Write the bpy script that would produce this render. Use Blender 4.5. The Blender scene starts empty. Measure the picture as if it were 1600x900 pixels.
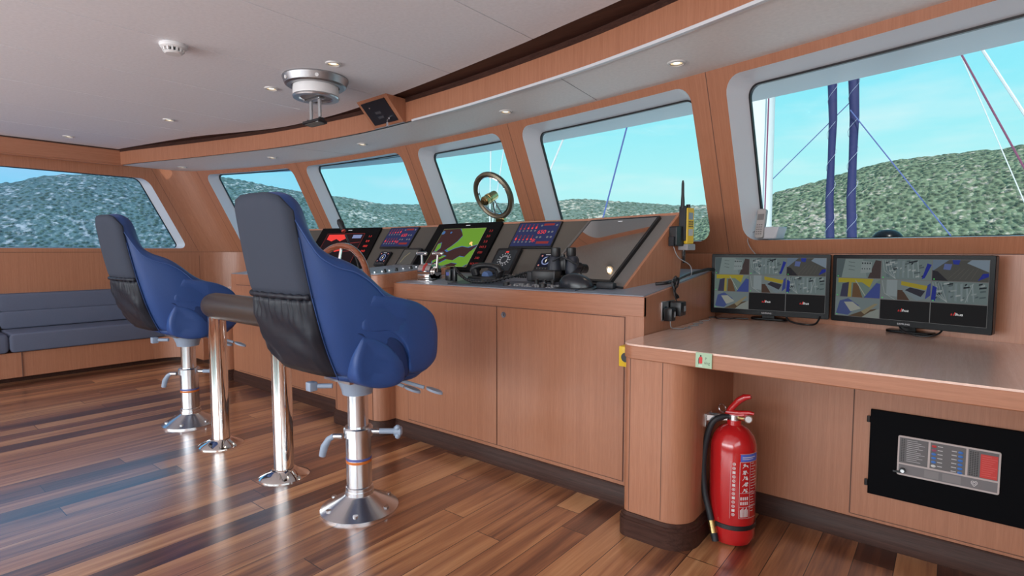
import bpy, bmesh, math, random
from mathutils import Vector, Matrix, noise
from mathutils.geometry import delaunay_2d_cdt
random.seed(7)
C = bpy.context.scene.collection
SC = bpy.context.scene
PI = math.pi

# ------------------------------------------------------------------ camera
cam_d = bpy.data.cameras.new('camera'); cam = bpy.data.objects.new('camera', cam_d); C.objects.link(cam)
F_PX = 857.0; PITCH = math.atan(58/857.0); YAW = math.radians(38.85)
fw = Vector((-math.sin(YAW)*math.cos(PITCH), math.cos(YAW)*math.cos(PITCH), -math.sin(PITCH)))
rt = Vector((math.cos(YAW), math.sin(YAW), 0)); up = rt.cross(fw)
M = Matrix.Identity(4)
for i in range(3):
    M[i][0] = rt[i]; M[i][1] = up[i]; M[i][2] = -fw[i]
M[2][3] = 1.1
cam.matrix_world = M
cam_d.sensor_width = 36; cam_d.lens = F_PX/1600*36; cam_d.clip_start = .02; cam_d.clip_end = 6000
SC.camera = cam
SC.view_settings.view_transform = 'Standard'; SC.view_settings.look = 'None'
SC.view_settings.gamma = 1; SC.view_settings.use_curve_mapping = False
SC.view_settings.exposure = 0.0

# ------------------------------------------------------------------ sky, sun, fill lamps
def make_world():
    w = bpy.data.worlds.new('sky'); SC.world = w; w.use_nodes = True
    nt = w.node_tree; nt.nodes.clear(); N = nt.nodes.new; L = nt.links.new
    out = N('ShaderNodeOutputWorld'); bg = N('ShaderNodeBackground'); bg.inputs[1].default_value = 1.0
    tc = N('ShaderNodeTexCoord'); sep = N('ShaderNodeSeparateXYZ'); L(tc.outputs['Generated'], sep.inputs[0])
    cr = N('ShaderNodeValToRGB'); L(sep.outputs['Z'], cr.inputs[0])
    e = cr.color_ramp.elements
    e[0].position = 0.0; e[0].color = (.60, .96, .94, 1)
    e[1].position = 1.0; e[1].color = (.16, .46, .80, 1)
    for p, c in ((.13, (.46, .93, .96, 1)), (.24, (.29, .86, .98, 1)), (.5, (.20, .70, .98, 1))):
        k = e.new(p); k.color = c
    mp = N('ShaderNodeMapping'); mp.inputs['Scale'].default_value = (2.2, 2.2, 11)
    L(tc.outputs['Generated'], mp.inputs[0])
    nz = N('ShaderNodeTexNoise'); nz.inputs['Scale'].default_value = 2.0; nz.inputs['Detail'].default_value = 6
    L(mp.outputs[0], nz.inputs['Vector'])
    r2 = N('ShaderNodeValToRGB'); r2.color_ramp.elements[0].position = .52; r2.color_ramp.elements[1].position = .78
    L(nz.outputs[0], r2.inputs[0])
    mx = N('ShaderNodeMix'); mx.data_type = 'RGBA'
    mu = N('ShaderNodeMath'); mu.operation = 'MULTIPLY'; mu.inputs[1].default_value = .45
    L(r2.outputs[0], mu.inputs[0]); L(mu.outputs[0], mx.inputs[0])
    L(cr.outputs[0], mx.inputs[6]); mx.inputs[7].default_value = (.88, .98, .98, 1)
    L(mx.outputs[2], bg.inputs[0]); L(bg.outputs[0], out.inputs[0])
make_world()
def sun(name, energy, rot, angle, color):
    d = bpy.data.lights.new(name, 'SUN'); d.energy = energy; d.angle = math.radians(angle); d.color = color
    o = bpy.data.objects.new(name, d); o.rotation_euler = rot; C.objects.link(o); return o
sun('sun', 4.6, (math.radians(38), 0, math.radians(25)), 1.0, (1, .95, .86))
def area(name, loc, look, sx, sy, energy, color):
    d = bpy.data.lights.new(name, 'AREA'); d.shape = 'RECTANGLE'; d.size = sx; d.size_y = sy; d.energy = energy; d.color = color
    o = bpy.data.objects.new(name, d); C.objects.link(o); o.location = loc
    o.rotation_euler = (Vector(look)-Vector(loc)).to_track_quat('-Z', 'Y').to_euler(); return o
# added fill lamps standing in for daylight at the aft and starboard openings
area('aft_fill', (-2.8, -3.05, 1.25), (-2.8, -1.0, 2.9), 7.0, 1.3, 270, (.95, .97, 1))  # unseen lamp, tilted up to brighten the ceiling
area('starboard_fill', (1.28, -.6, 1.45), (-3, .4, .9), 2.8, .9, 30, (.97, .98, 1))

# ------------------------------------------------------------------ materials
MATS = {}
def principled(name, color, rough=.5, metal=0.0, spec=.5, coat=0.0, emis=None, estr=0.0, bump=None, trans=0.0):
    if name in MATS: return MATS[name]
    m = bpy.data.materials.new(name); m.use_nodes = True
    b = m.node_tree.nodes['Principled BSDF']
    b.inputs['Base Color'].default_value = (*color, 1); b.inputs['Roughness'].default_value = rough
    b.inputs['Metallic'].default_value = metal; b.inputs['Specular IOR Level'].default_value = spec
    b.inputs['Coat Weight'].default_value = coat; b.inputs['Coat Roughness'].default_value = .08
    b.inputs['Transmission Weight'].default_value = trans
    if emis:
        b.inputs['Emission Color'].default_value = (*emis, 1); b.inputs['Emission Strength'].default_value = estr
    nt = m.node_tree
    if bump:
        sc, st, di = bump
        tc = nt.nodes.new('ShaderNodeTexCoord'); nz = nt.nodes.new('ShaderNodeTexNoise'); bp = nt.nodes.new('ShaderNodeBump')
        nz.inputs['Scale'].default_value = sc; nz.inputs['Detail'].default_value = 4
        bp.inputs['Strength'].default_value = st; bp.inputs['Distance'].default_value = di
        nt.links.new(tc.outputs['Object'], nz.inputs['Vector']); nt.links.new(nz.outputs[0], bp.inputs['Height'])
        nt.links.new(bp.outputs[0], b.inputs['Normal'])
        # gentle tonal variation so nothing is a perfectly flat colour
        mx = nt.nodes.new('ShaderNodeMix'); mx.data_type = 'RGBA'
        mx.inputs[6].default_value = (*[c*.9 for c in color], 1); mx.inputs[7].default_value = (*[min(1, c*1.08) for c in color], 1)
        nt.links.new(nz.outputs[0], mx.inputs[0]); nt.links.new(mx.outputs[2], b.inputs['Base Color'])
    MATS[name] = m; return m
def wood(name, c_light, c_dark, axis, rough=.38, coat=.15, fine=1.0, contrast=(.35, .7), ignore=None, spec=.5):
    """veneer: long streaks along one axis plus short flecks"""
    if name in MATS: return MATS[name]
    m = bpy.data.materials.new(name); m.use_nodes = True; nt = m.node_tree; N = nt.nodes.new; L = nt.links.new
    b = nt.nodes['Principled BSDF']; b.inputs['Roughness'].default_value = rough; b.inputs['Specular IOR Level'].default_value = spec
    b.inputs['Coat Weight'].default_value = coat; b.inputs['Coat Roughness'].default_value = .2
    tc = N('ShaderNodeTexCoord')
    def streak(across, along, detail):
        mp = N('ShaderNodeMapping'); s = [across*fine]*3; s['xyz'.index(axis)] = along*fine
        if ignore: s['xyz'.index(ignore)] = 0
        mp.inputs['Scale'].default_value = s; L(tc.outputs['Object'], mp.inputs[0])
        nz = N('ShaderNodeTexNoise'); nz.inputs['Scale'].default_value = 1; nz.inputs['Detail'].default_value = detail
        L(mp.outputs[0], nz.inputs['Vector']); return nz
    n1 = streak(90, 1.8, 3); n2 = streak(300, 16, 2)
    ad = N('ShaderNodeMath'); ad.operation = 'MULTIPLY_ADD'; ad.inputs[1].default_value = .45
    mu = N('ShaderNodeMath'); mu.operation = 'MULTIPLY'; mu.inputs[1].default_value = .55
    L(n1.outputs[0], mu.inputs[0]); L(n2.outputs[0], ad.inputs[0]); L(mu.outputs[0], ad.inputs[2])
    cr = N('ShaderNodeValToRGB'); L(ad.outputs[0], cr.inputs[0])
    cr.color_ramp.elements[0].position = contrast[0]; cr.color_ramp.elements[0].color = (*c_dark, 1)
    cr.color_ramp.elements[1].position = contrast[1]; cr.color_ramp.elements[1].color = (*c_light, 1)
    L(cr.outputs[0], b.inputs['Base Color'])
    MATS[name] = m; return m
BL, BD = (.43, .187, .104), (.345, .137, .072)
beech_z = wood('beech_upright_grain', BL, BD, 'z')
beech_wall_x = wood('beech_front_wall', BL, BD, 'z', ignore='y')
beech_wall_y = wood('beech_side_wall', BL, BD, 'z', ignore='x')
beech_x = wood('beech_long_grain', BL, BD, 'x')
beech_y = wood('beech_fore_and_aft_grain', BL, BD, 'y')
beech_top = wood('beech_desk_top', (.78, .54, .44), (.70, .46, .365), 'y', rough=.26, coat=.7)  # base made paler to carry the window reflection on the top
wenge = wood('wenge_dark', (.080, .036, .026), (.030, .013, .010), 'x', rough=.4, coat=0.0, contrast=(.3, .75), spec=.15)
wenge_y = wood('wenge_dark_fore_aft', (.060, .026, .018), (.022, .009, .007), 'y', rough=.35, contrast=(.3, .75))
mahog = wood('mahogany_gloss', (.30, .085, .03), (.17, .04, .014), 'x', rough=.15, coat=1)
white_ceil = principled('ceiling_white_panel', (.83, .83, .86), .55, bump=(60, .05, .002))
white_soffit = principled('soffit_white_panel', (.84, .81, .78), .55, bump=(60, .05, .002))
white_liner = principled('window_liner_grey_white', (.62, .63, .66), .35)
dark_gap = principled('dark_gap', (.03, .027, .026), .9)
seam_m = principled('seam_shadow_line', (.13, .062, .045), .8)
grey_seam = principled('grey_seam', (.22, .21, .22), .8)
leather_shade = principled('shaded_blue_leather', (.012, .030, .11), .5, spec=.3)  # blue leather with the shade of the armrest slots put into the colour
leather = principled('blue_leather', (.024, .066, .225), .42, spec=.4, bump=(420, .12, .001))
fabric = principled('charcoal_seat_fabric', (.042, .050, .072), .85, spec=.25, bump=(700, .25, .001))
pocketm = principled('black_pocket_leather', (.013, .015, .023), .45, spec=.3)
piping = principled('blue_piping', (.045, .10, .30), .5)
benchm = principled('bench_grey_blue_fabric', (.105, .118, .172), .8, spec=.25, bump=(160, .3, .004))
chrome = principled('polished_chrome', (.82, .80, .78), .06, 1)
satin = principled('satin_aluminium', (.68, .69, .72), .24, 1)
steel = principled('brushed_steel', (.55, .55, .56), .3, 1)
lever_m = principled('grey_blue_plastic', (.28, .34, .44), .4)
black = principled('black_plastic', (.012, .012, .014), .35)
blacksoft = principled('black_rubber', (.015, .016, .02), .55)
blackgloss = principled('black_gloss', (.005, .005, .006), .25, spec=.1)
railm = principled('dark_brown_rail_leather', (.055, .038, .030), .35, bump=(300, .1, .001))
dash_m = principled('dash_grey_brown', (.090, .078, .068), .6, bump=(500, .08, .0006))
dash_side = principled('dash_grey', (.15, .14, .135), .5, bump=(500, .08, .0006))
formica = principled('console_top_grey', (.25, .28, .34), .28)
white_pl = principled('white_plastic', (.72, .72, .72), .4)
grey_pl = principled('mid_grey_plastic', (.28, .28, .29), .45)
red_paint = principled('red_enamel', (.46, .012, .014), .18, coat=.6)
yellow_pl = principled('yellow_plastic', (.72, .46, .02), .4)
brass = principled('brass', (.62, .45, .20), .25, 1)
def flat(c, s=1.0):
    n = 'lit_%d_%d_%d_%d' % (int(c[0]*255), int(c[1]*255), int(c[2]*255), int(s*100))
    if n in MATS: return MATS[n]
    return principled(n, (.01, .01, .01), .5, spec=0.0, emis=c, estr=s)
def paint(c, rough=.5):
    return principled('paint_%d_%d_%d' % tuple(int(v*255) for v in c), c, rough)
def glass_mat(name, tint, refl=.06):
    m = bpy.data.materials.new(name); m.use_nodes = True; nt = m.node_tree; nt.nodes.clear(); N = nt.nodes.new; L = nt.links.new
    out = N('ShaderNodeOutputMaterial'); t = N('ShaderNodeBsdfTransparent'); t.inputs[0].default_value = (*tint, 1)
    g = N('ShaderNodeBsdfGlossy'); g.inputs['Roughness'].default_value = .02; g.inputs[0].default_value = (.8, .9, 1, 1)
    lw = N('ShaderNodeLayerWeight'); lw.inputs[0].default_value = .5
    pw = N('ShaderNodeMath'); pw.operation = 'POWER'; pw.inputs[1].default_value = 4.0; L(lw.outputs['Facing'], pw.inputs[0])
    fr = N('ShaderNodeMath'); fr.operation = 'MULTIPLY_ADD'; fr.inputs[1].default_value = .35; fr.inputs[2].default_value = .03; L(pw.outputs[0], fr.inputs[0])
    mx = N('ShaderNodeMixShader'); L(fr.outputs[0], mx.inputs[0]); L(t.outputs[0], mx.inputs[1]); L(g.outputs[0], mx.inputs[2])
    L(mx.outputs[0], out.inputs[0]); MATS[name] = m; return m

# ------------------------------------------------------------------ mesh builder
class MB:
    def __init__(s, mat=None):
        s.bm = bmesh.new(); s.mats = []; s.mi = 0; s.T = None
        if mat: s.use(mat)
    def use(s, mat):
        if mat not in s.mats: s.mats.append(mat)
        s.mi = s.mats.index(mat); return s
    def v(s, p):
        p = Vector(p)
        return s.bm.verts.new(s.T @ p if s.T else p)
    def f(s, vs):
        try:
            fc = s.bm.faces.new(vs); fc.material_index = s.mi; return fc
        except ValueError: return None
    def mesh(s, pts, faces):
        vs = [s.v(p) for p in pts]
        for fc in faces: s.f([vs[i] for i in fc])
        return vs
    def box(s, x0, x1, y0, y1, z0, z1):
        p = [(x, y, z) for z in (z0, z1) for y in (y0, y1) for x in (x0, x1)]
        s.mesh(p, [(0, 2, 3, 1), (4, 5, 7, 6), (0, 1, 5, 4), (2, 6, 7, 3), (0, 4, 6, 2), (1, 3, 7, 5)]); return s
    def rbox(s, x0, x1, y0, y1, z0, z1, r=.01, seg=3):
        """box with rounded edges"""
        b2 = bmesh.new(); bmesh.ops.create_cube(b2, size=1)
        for v in b2.verts:
            v.co = Vector(((x0+x1)/2+v.co.x*(x1-x0), (y0+y1)/2+v.co.y*(y1-y0), (z0+z1)/2+v.co.z*(z1-z0)))
        bmesh.ops.bevel(b2, geom=list(b2.edges), offset=r, segments=seg, affect='EDGES', profile=.5)
        s._join(b2); return s
    def _join(s, b2):
        mp = {v: s.v(v.co) for v in b2.verts}
        for fc in b2.faces: s.f([mp[v] for v in fc.verts])
        b2.free()
    def prism(s, poly, o, u, v, w):
        """2-d polygon in the (u, v) plane at o, swept along vector w"""
        o, u, v, w = map(Vector, (o, u, v, w)); n = len(poly)
        a = [s.v(o+u*p[0]+v*p[1]) for p in poly]; b = [s.v(o+u*p[0]+v*p[1]+w) for p in poly]
        s.f(a[::-1]); s.f(b)
        for i in range(n): s.f([a[i], a[(i+1) % n], b[(i+1) % n], b[i]])
        return s
    def loft(s, rings, caps=True, closed=True):
        R = [[s.v(p) for p in r] for r in rings]; n = len(R[0])
        for a, b in zip(R, R[1:]):
            for i in range(n if closed else n-1): s.f([a[i], a[(i+1) % n], b[(i+1) % n], b[i]])
        if caps: s.f(R[0][::-1]); s.f(R[-1])
        return R
    def cyl(s, p0, p1, r0, r1=None, n=24):
        r1 = r0 if r1 is None else r1
        p0, p1 = Vector(p0), Vector(p1); d = (p1-p0).normalized()
        a = d.orthogonal().normalized(); b = d.cross(a)
        rg = lambda p, r: [p+a*r*math.cos(2*PI*i/n)+b*r*math.sin(2*PI*i/n) for i in range(n)]
        s.loft([rg(p0, r0), rg(p1, r1)]); return s
    def lathe(s, prof, o=(0, 0, 0), ax=(0, 0, 1), n=32):
        ring_only = prof[0][0] > 1e-3 and prof[-1][0] > 1e-3
        if ring_only: prof = list(prof)+[prof[0]]      # a hollow ring: close the section instead of capping it
        o, d = Vector(o), Vector(ax).normalized(); a = d.orthogonal().normalized(); b = d.cross(a)
        s.loft([[o+d*z+(a*math.cos(2*PI*i/n)+b*math.sin(2*PI*i/n))*max(r, 1e-4) for i in range(n)] for r, z in prof], caps=not ring_only); return s
    def tube(s, pts, r, n=8, closed=False):
        P = [Vector(p) for p in pts]; m = len(P); rings = []; prev = None
        for i, p in enumerate(P):
            if closed: t = P[(i+1) % m]-P[i-1]
            else: t = P[min(i+1, m-1)]-P[max(i-1, 0)]
            if t.length < 1e-9: t = Vector((0, 0, 1))
            t.normalize()
            if prev is None: a = t.orthogonal().normalized()
            else:
                a = prev-t*prev.dot(t)
                a = a.normalized() if a.length > 1e-6 else t.orthogonal().normalized()
            prev = a; b = t.cross(a); rr = r[i] if isinstance(r, (list, tuple)) else r
            rings.append([p+a*rr*math.cos(2*PI*k/n)+b*rr*math.sin(2*PI*k/n) for k in range(n)])
        if closed:
            R = [[s.v(q) for q in g] for g in rings]
            # close with the best matching twist
            best = min(range(n), key=lambda k: (R[0][k].co-R[-1][0].co).length)
            for j in range(m-1):
                for i in range(n): s.f([R[j][i], R[j][(i+1) % n], R[j+1][(i+1) % n], R[j+1][i]])
            for i in range(n): s.f([R[-1][i], R[-1][(i+1) % n], R[0][(i+1+best) % n], R[0][(i+best) % n]])
        else: s.loft(rings)
        return s
    def ring(s, o, ax, R, r, n=48, k=10):
        o, d = Vector(o), Vector(ax).normalized(); a = d.orthogonal().normalized(); b = d.cross(a)
        return s.tube([o+a*R*math.cos(2*PI*i/n)+b*R*math.sin(2*PI*i/n) for i in range(n)], r, k, True)
    def ell(s, c, rx, ry, rz, nu=24, nv=12, half=False):
        c = Vector(c); lo = 0 if half else -PI/2
        s.loft([[c+Vector((rx*math.cos(t)*math.cos(2*PI*i/nu), ry*math.cos(t)*math.sin(2*PI*i/nu), rz*math.sin(t))) for i in range(nu)]
                for t in [lo+(PI/2-lo)*j/nv*.999 for j in range(nv+1)]]); return s
    def poly(s, pts, z=0.0):
        s.f([s.v((p[0], p[1], z)) for p in pts]); return s
    def rect(s, x0, x1, y0, y1, z=0.0): return s.poly([(x0, y0), (x1, y0), (x1, y1), (x0, y1)], z)
    def disc(s, x, y, r, z=0.0, n=16, ry=None):
        ry = ry or r
        return s.poly([(x+r*math.cos(2*PI*i/n), y+ry*math.sin(2*PI*i/n)) for i in range(n)], z)
    def line(s, pts, w, z=0.0):
        for (x0, y0), (x1, y1) in zip(pts, pts[1:]):
            d = Vector((x1-x0, y1-y0)); l = d.length or 1e-6; nx, ny = -d.y/l*w/2, d.x/l*w/2
            s.poly([(x0+nx, y0+ny), (x0-nx, y0-ny), (x1-nx, y1-ny), (x1+nx, y1+ny)], z)
        return s
    def text(s, st, x, y, size, z=0.0, center=True, shear=0.0):
        for vs, fs, w in [text_data(st)]:
            off = -w/2*size if center else 0
            s.mesh([(x+off+p[0]*size+shear*p[1]*size, y+p[1]*size, z) for p in vs], fs)
        return s
    def build(s, name, parent=None, smooth=35, bevel=0.0, recalc=True, bseg=2):
        if recalc: bmesh.ops.recalc_face_normals(s.bm, faces=list(s.bm.faces))
        me = bpy.data.meshes.new(name)
        if parent is not None:
            inv = WM[parent.name].inverted(); s.bm.transform(inv)
        s.bm.to_mesh(me); s.bm.free()
        for m in s.mats: me.materials.append(m)
        if smooth:
            me.polygons.foreach_set('use_smooth', [True]*len(me.polygons)); me.set_sharp_from_angle(angle=math.radians(smooth))
        o = bpy.data.objects.new(name, me); C.objects.link(o)
        WM[o.name] = WM[parent.name].copy() if parent is not None else Matrix.Identity(4)
        if parent is not None: o.parent = parent
        if bevel:
            b = o.modifiers.new('bevel', 'BEVEL'); b.width = bevel; b.segments = bseg; b.limit_method = 'ANGLE'; b.angle_limit = math.radians(40)
        return o
WM = {}
_txt = {}
def text_data(st):
    if st not in _txt:
        cu = bpy.data.curves.new('lettering', 'FONT'); cu.body = st; cu.size = 1
        o = bpy.data.objects.new('lettering', cu); C.objects.link(o)
        dg = bpy.context.evaluated_depsgraph_get(); me = o.evaluated_get(dg).to_mesh()
        vs = [tuple(v.co) for v in me.vertices]; fs = [tuple(p.vertices) for p in me.polygons]
        w = max([p[0] for p in vs] or [0]); o.evaluated_get(dg).to_mesh_clear()
        bpy.data.objects.remove(o); bpy.data.curves.remove(cu); _txt[st] = (vs, fs, w)
    return _txt[st]
def frame(o, u, v):
    """matrix whose x, y, z axes are u, v, u x v and whose origin is o"""
    u, v = Vector(u).normalized(), Vector(v).normalized(); n = u.cross(v).normalized(); v = n.cross(u)
    m = Matrix.Identity(4)
    for i in range(3): m[i][0], m[i][1], m[i][2], m[i][3] = u[i], v[i], n[i], o[i]
    return m
def thing(name, label, cat, loc=(0, 0, 0), group=None):
    o = bpy.data.objects.new(name, None); C.objects.link(o); o.location = loc; o.empty_display_size = .05
    WM[o.name] = Matrix.Translation(Vector(loc)); return tag(o, label, cat, group)
def tag(o, label, cat, group=None):
    o['label'] = label; o['category'] = cat
    if group: o['group'] = group
    return o
def rebase(o, loc):
    """put a one-mesh thing's origin at its base"""
    loc = Vector(loc); o.data.transform(Matrix.Translation(-loc)); o.location = loc; WM[o.name] = Matrix.Translation(loc); return o
def struct(o): o['kind'] = 'structure'; return o
def dup(root, loc, label=None):
    r = root.copy(); C.objects.link(r); r.location = loc
    if label: r['label'] = label
    WM[r.name] = Matrix.Translation(Vector(loc))
    for ch in list(root.children):
        c = ch.copy(); C.objects.link(c); c.parent = r
        for g in list(ch.children):
            d = g.copy(); C.objects.link(d); d.parent = c
    return r
def arc(cx, cy, r, a0, a1, n=6):
    return [(cx+r*math.cos(math.radians(a0+(a1-a0)*i/n)), cy+r*math.sin(math.radians(a0+(a1-a0)*i/n))) for i in range(n+1)]
def rrect(x0, x1, y0, y1, r, n=5):
    return arc(x1-r, y1-r, r, 0, 90, n)+arc(x0+r, y1-r, r, 90, 180, n)+arc(x0+r, y0+r, r, 180, 270, n)+arc(x1-r, y0+r, r, 270, 360, n)
def smooth_path(pts, k=8):
    """Catmull-Rom through the points"""
    P = [Vector(p) for p in pts]; out = []
    for i in range(len(P)-1):
        p0, p1, p2, p3 = P[max(i-1, 0)], P[i], P[i+1], P[min(i+2, len(P)-1)]
        for j in range(k):
            t = j/k
            out.append(.5*((2*p1)+(p2-p0)*t+(2*p0-5*p1+4*p2-p3)*t*t+(3*p1-p0-3*p2+p3)*t**3))
    out.append(P[-1]); return out

# ================================================================== SETTING
# plan curve of the front wall at z = 1.95 (leans aft going up)
K_RAKE = .5; Z_S = 1.95; Z_J = 1.087
PC = (-8.24197130e-04, 2.81937973e-03, -3.69749955e-02, -7.65696563e-02, 2.93032938)
def S(x):
    t = x+2.85; r = 0
    for c in PC: r = r*t+c
    return r
def wall_y(x, z): return S(x)+K_RAKE*(Z_S-max(z, Z_J))
# path of the wall in plan: starboard end -> port corner -> along the port side
XP = -6.55
path = []
x = 1.2
while x > -6.36: path.append((x, S(x))); x -= .06
path.append((-6.37, S(-6.37)))
cx0 = (-6.37, S(-6.37))
path += [(-6.44, cx0[1]-.055), (-6.495, cx0[1]-.125), (-6.53, cx0[1]-.21), (XP, cx0[1]-.32)]
yy = path[-1][1]-.15
while yy > -3.2: path.append((XP, yy)); yy -= .15
path.append((XP, -3.2))
cum = [0]
for a, b in zip(path, path[1:]): cum.append(cum[-1]+math.hypot(b[0]-a[0], b[1]-a[1]))
def at_s(s):
    for i in range(len(cum)-1):
        if s <= cum[i+1] or i == len(cum)-2:
            t = (s-cum[i])/(cum[i+1]-cum[i]); a, b = path[i], path[i+1]
            p = Vector((a[0]+(b[0]-a[0])*t, a[1]+(b[1]-a[1])*t)); d = Vector((b[0]-a[0], b[1]-a[1])).normalized()
            return p, Vector((d.y, -d.x))      # outward normal
def s_of_x(xx):
    for i in range(len(path)-1):
        if path[i][0] >= xx >= path[i+1][0] and path[i][0] > path[i+1][0]:
            return cum[i]+(path[i][0]-xx)/(path[i][0]-path[i+1][0])*(cum[i+1]-cum[i])
def s_of_y(y): return cum[-1]-(y+3.2)
def WP(s, z, off=0.0):
    p, n = at_s(s); q = p+n*off
    return Vector((q.x, q.y+K_RAKE*(Z_S-max(z, Z_J)), z))
S_CORN = s_of_x(-6.37); S_SIDE = S_CORN+.36
ZB, ZT = 1.155, 1.912
WINS = [(s_of_x(.82), s_of_x(-.872), ZB, ZT), (s_of_x(-1.055), s_of_x(-2.265), ZB, ZT), (s_of_x(-2.467), s_of_x(-3.39), ZB, ZT),
        (s_of_x(-3.59), s_of_x(-4.915), ZB, ZT), (s_of_x(-5.105), s_of_x(-6.262), ZB, ZT), (s_of_y(2.055), s_of_y(-1.6), 1.127, 1.846)]
def loop(s0, s1, z0, z1, r, step=.05):
    pts = []; c = rrect(s0, s1, z0, z1, r, 6)
    for a, b in zip(c, c[1:]+c[:1]):
        n = max(1, int(math.hypot(b[0]-a[0], b[1]-a[1])/step))
        for i in range(n): pts.append((a[0]+(b[0]-a[0])*i/n, a[1]+(b[1]-a[1])*i/n))
    return pts
def wall_skin(mb, s0, s1, z0, z1, off, holes):
    V = []; E = []
    def add(pts):
        n0 = len(V); V.extend(Vector(p) for p in pts)
        E.extend((n0+i, n0+(i+1) % len(pts)) for i in range(len(pts)))
    outer = loop(s0, s1, z0, z1, .0005, .06); add(outer)
    for h in holes: add(h)
    ss = s0+.05
    def inside(p, h):
        c = False; j = len(h)-1
        for i in range(len(h)):
            if (h[i][1] > p[1]) != (h[j][1] > p[1]) and p[0] < (h[j][0]-h[i][0])*(p[1]-h[i][1])/(h[j][1]-h[i][1])+h[i][0]: c = not c
            j = i
        return c
    while ss < s1-.03:
        zz = z0+.06
        while zz < z1-.03:
            if not any(min(abs(ss-q[0])+abs(zz-q[1]) for q in h) < .02 for h in holes): V.append(Vector((ss, zz)))
            zz += .12
        ss += .06
    vo, eo, fo, *_ = delaunay_2d_cdt(V, E, [], 0, 1e-6)
    vs = [mb.v(WP(min(max(p[0], 0), cum[-1]), p[1], off)) for p in vo]
    for fc in fo:
        c = sum((vo[i] for i in fc), Vector((0, 0)))/len(fc)
        if not any(inside(c, h) for h in holes): mb.f([vs[i] for i in fc])
GL = .125
def shrink(w, d): return (w[0]+d, w[1]-d, w[2]+d*.12, w[3]-d*(.55 if w in WINS[:3] else -.3))
def build_wall(name, s0, s1, wins, mat):
    m = MB(mat)
    hi = [loop(*w, .075) for w in wins]; ho = [loop(*shrink(w, .045), .055) for w in wins]
    wall_skin(m, s0, s1, Z_J+.002, 2.0, 0, hi)
    wall_skin(m, s0, s1, Z_J+.002, 2.0, GL+.012, ho)
    n_ = max(8, int((s1-s0)/.06)); sq = [s0+(s1-s0)*i/n_ for i in range(n_+1)]; m.use(seam_m)
    m.loft([[WP(q, z, .003) for q in sq] for z in (Z_J-.012, Z_J+.012)], caps=False, closed=False); m.use(mat)
    wall_skin(m, s0, s1, -.02, Z_J-.0015, 0, []); wall_skin(m, s0, s1, -.02, Z_J-.0015, GL+.012, [])
    o = struct(m.build(name, smooth=30, recalc=False)); return o
wf = build_wall('wall_front', 0, S_SIDE, WINS[:5], beech_wall_x)
wl = build_wall('wall_left', S_SIDE, cum[-1], WINS[5:], beech_wall_y)
def seam_strip(parent, s_, z0, z1, w=.004):
    m = MB(seam_m); pts = [z0+(z1-z0)*i/6 for i in range(7)]
    rows = [[WP(s_-w/2, z, -.0008), WP(s_+w/2, z, -.0008)] for z in pts]
    m.loft(rows, caps=False, closed=False); m.build('panel_seam', parent, recalc=False)
for xx in (-.962, -2.366, -3.492, -5.01, -6.345): seam_strip(wf, s_of_x(xx), Z_J, 1.96)
seam_strip(wl, s_of_y(2.148), Z_J, 1.96); seam_strip(wl, s_of_y(2.148), .0, Z_J)
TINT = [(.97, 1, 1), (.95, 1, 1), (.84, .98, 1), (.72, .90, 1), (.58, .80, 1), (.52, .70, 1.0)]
for i, w in enumerate(WINS):
    root = bpy.data.objects.new('window_%d' % (i+1), None); C.objects.link(root); root['kind'] = 'structure'
    c = WP((w[0]+w[1])/2, w[2]); root.location = c; WM[root.name] = Matrix.Translation(c)
    a = loop(*w, .075); sh = shrink(w, .045)
    # ring correspondence: same corner layout, resampled by index of the parametric loop
    def par(wd, r):
        cc = rrect(*wd, r, 6); pts = []
        for k, (p, q) in enumerate(zip(cc, cc[1:]+cc[:1])):
            n = 1 if (k+1) % 7 else 24
            for j in range(n): pts.append((p[0]+(q[0]-p[0])*j/n, p[1]+(q[1]-p[1])*j/n))
        return pts
    m = MB(white_liner)
    rings = []
    for t in (-.002, .02, .5, 1.0):
        t_ = max(t, 0); wd = tuple(p+(q-p)*t_ for p, q in zip(w, sh)); rings.append([WP(*p, GL*t) for p in par(wd, .075-.02*t_)])
    m.loft(rings, caps=False); m.build('window_lining', root, recalc=False, smooth=40)
    m = MB(black); g0 = par(sh, .055); g1 = par((sh[0]+.008, sh[1]-.008, sh[2]+.003, sh[3]-.008), .05)
    m.loft([[WP(*p, GL-.006) for p in g0], [WP(*p, GL-.006) for p in g1], [WP(*p, GL+.01) for p in g1]], caps=False); m.build('gasket', root, recalc=False)
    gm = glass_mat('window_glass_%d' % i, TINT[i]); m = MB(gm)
    n = 28; top = []; z0, z1 = sh[2], sh[3]
    R = [[WP(sh[0]+(sh[1]-sh[0])*k/n, z, GL) for k in range(n+1)] for z in (z0, z1)]
    m.loft(R, caps=False, closed=False); m.build('pane', root, recalc=False)

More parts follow.
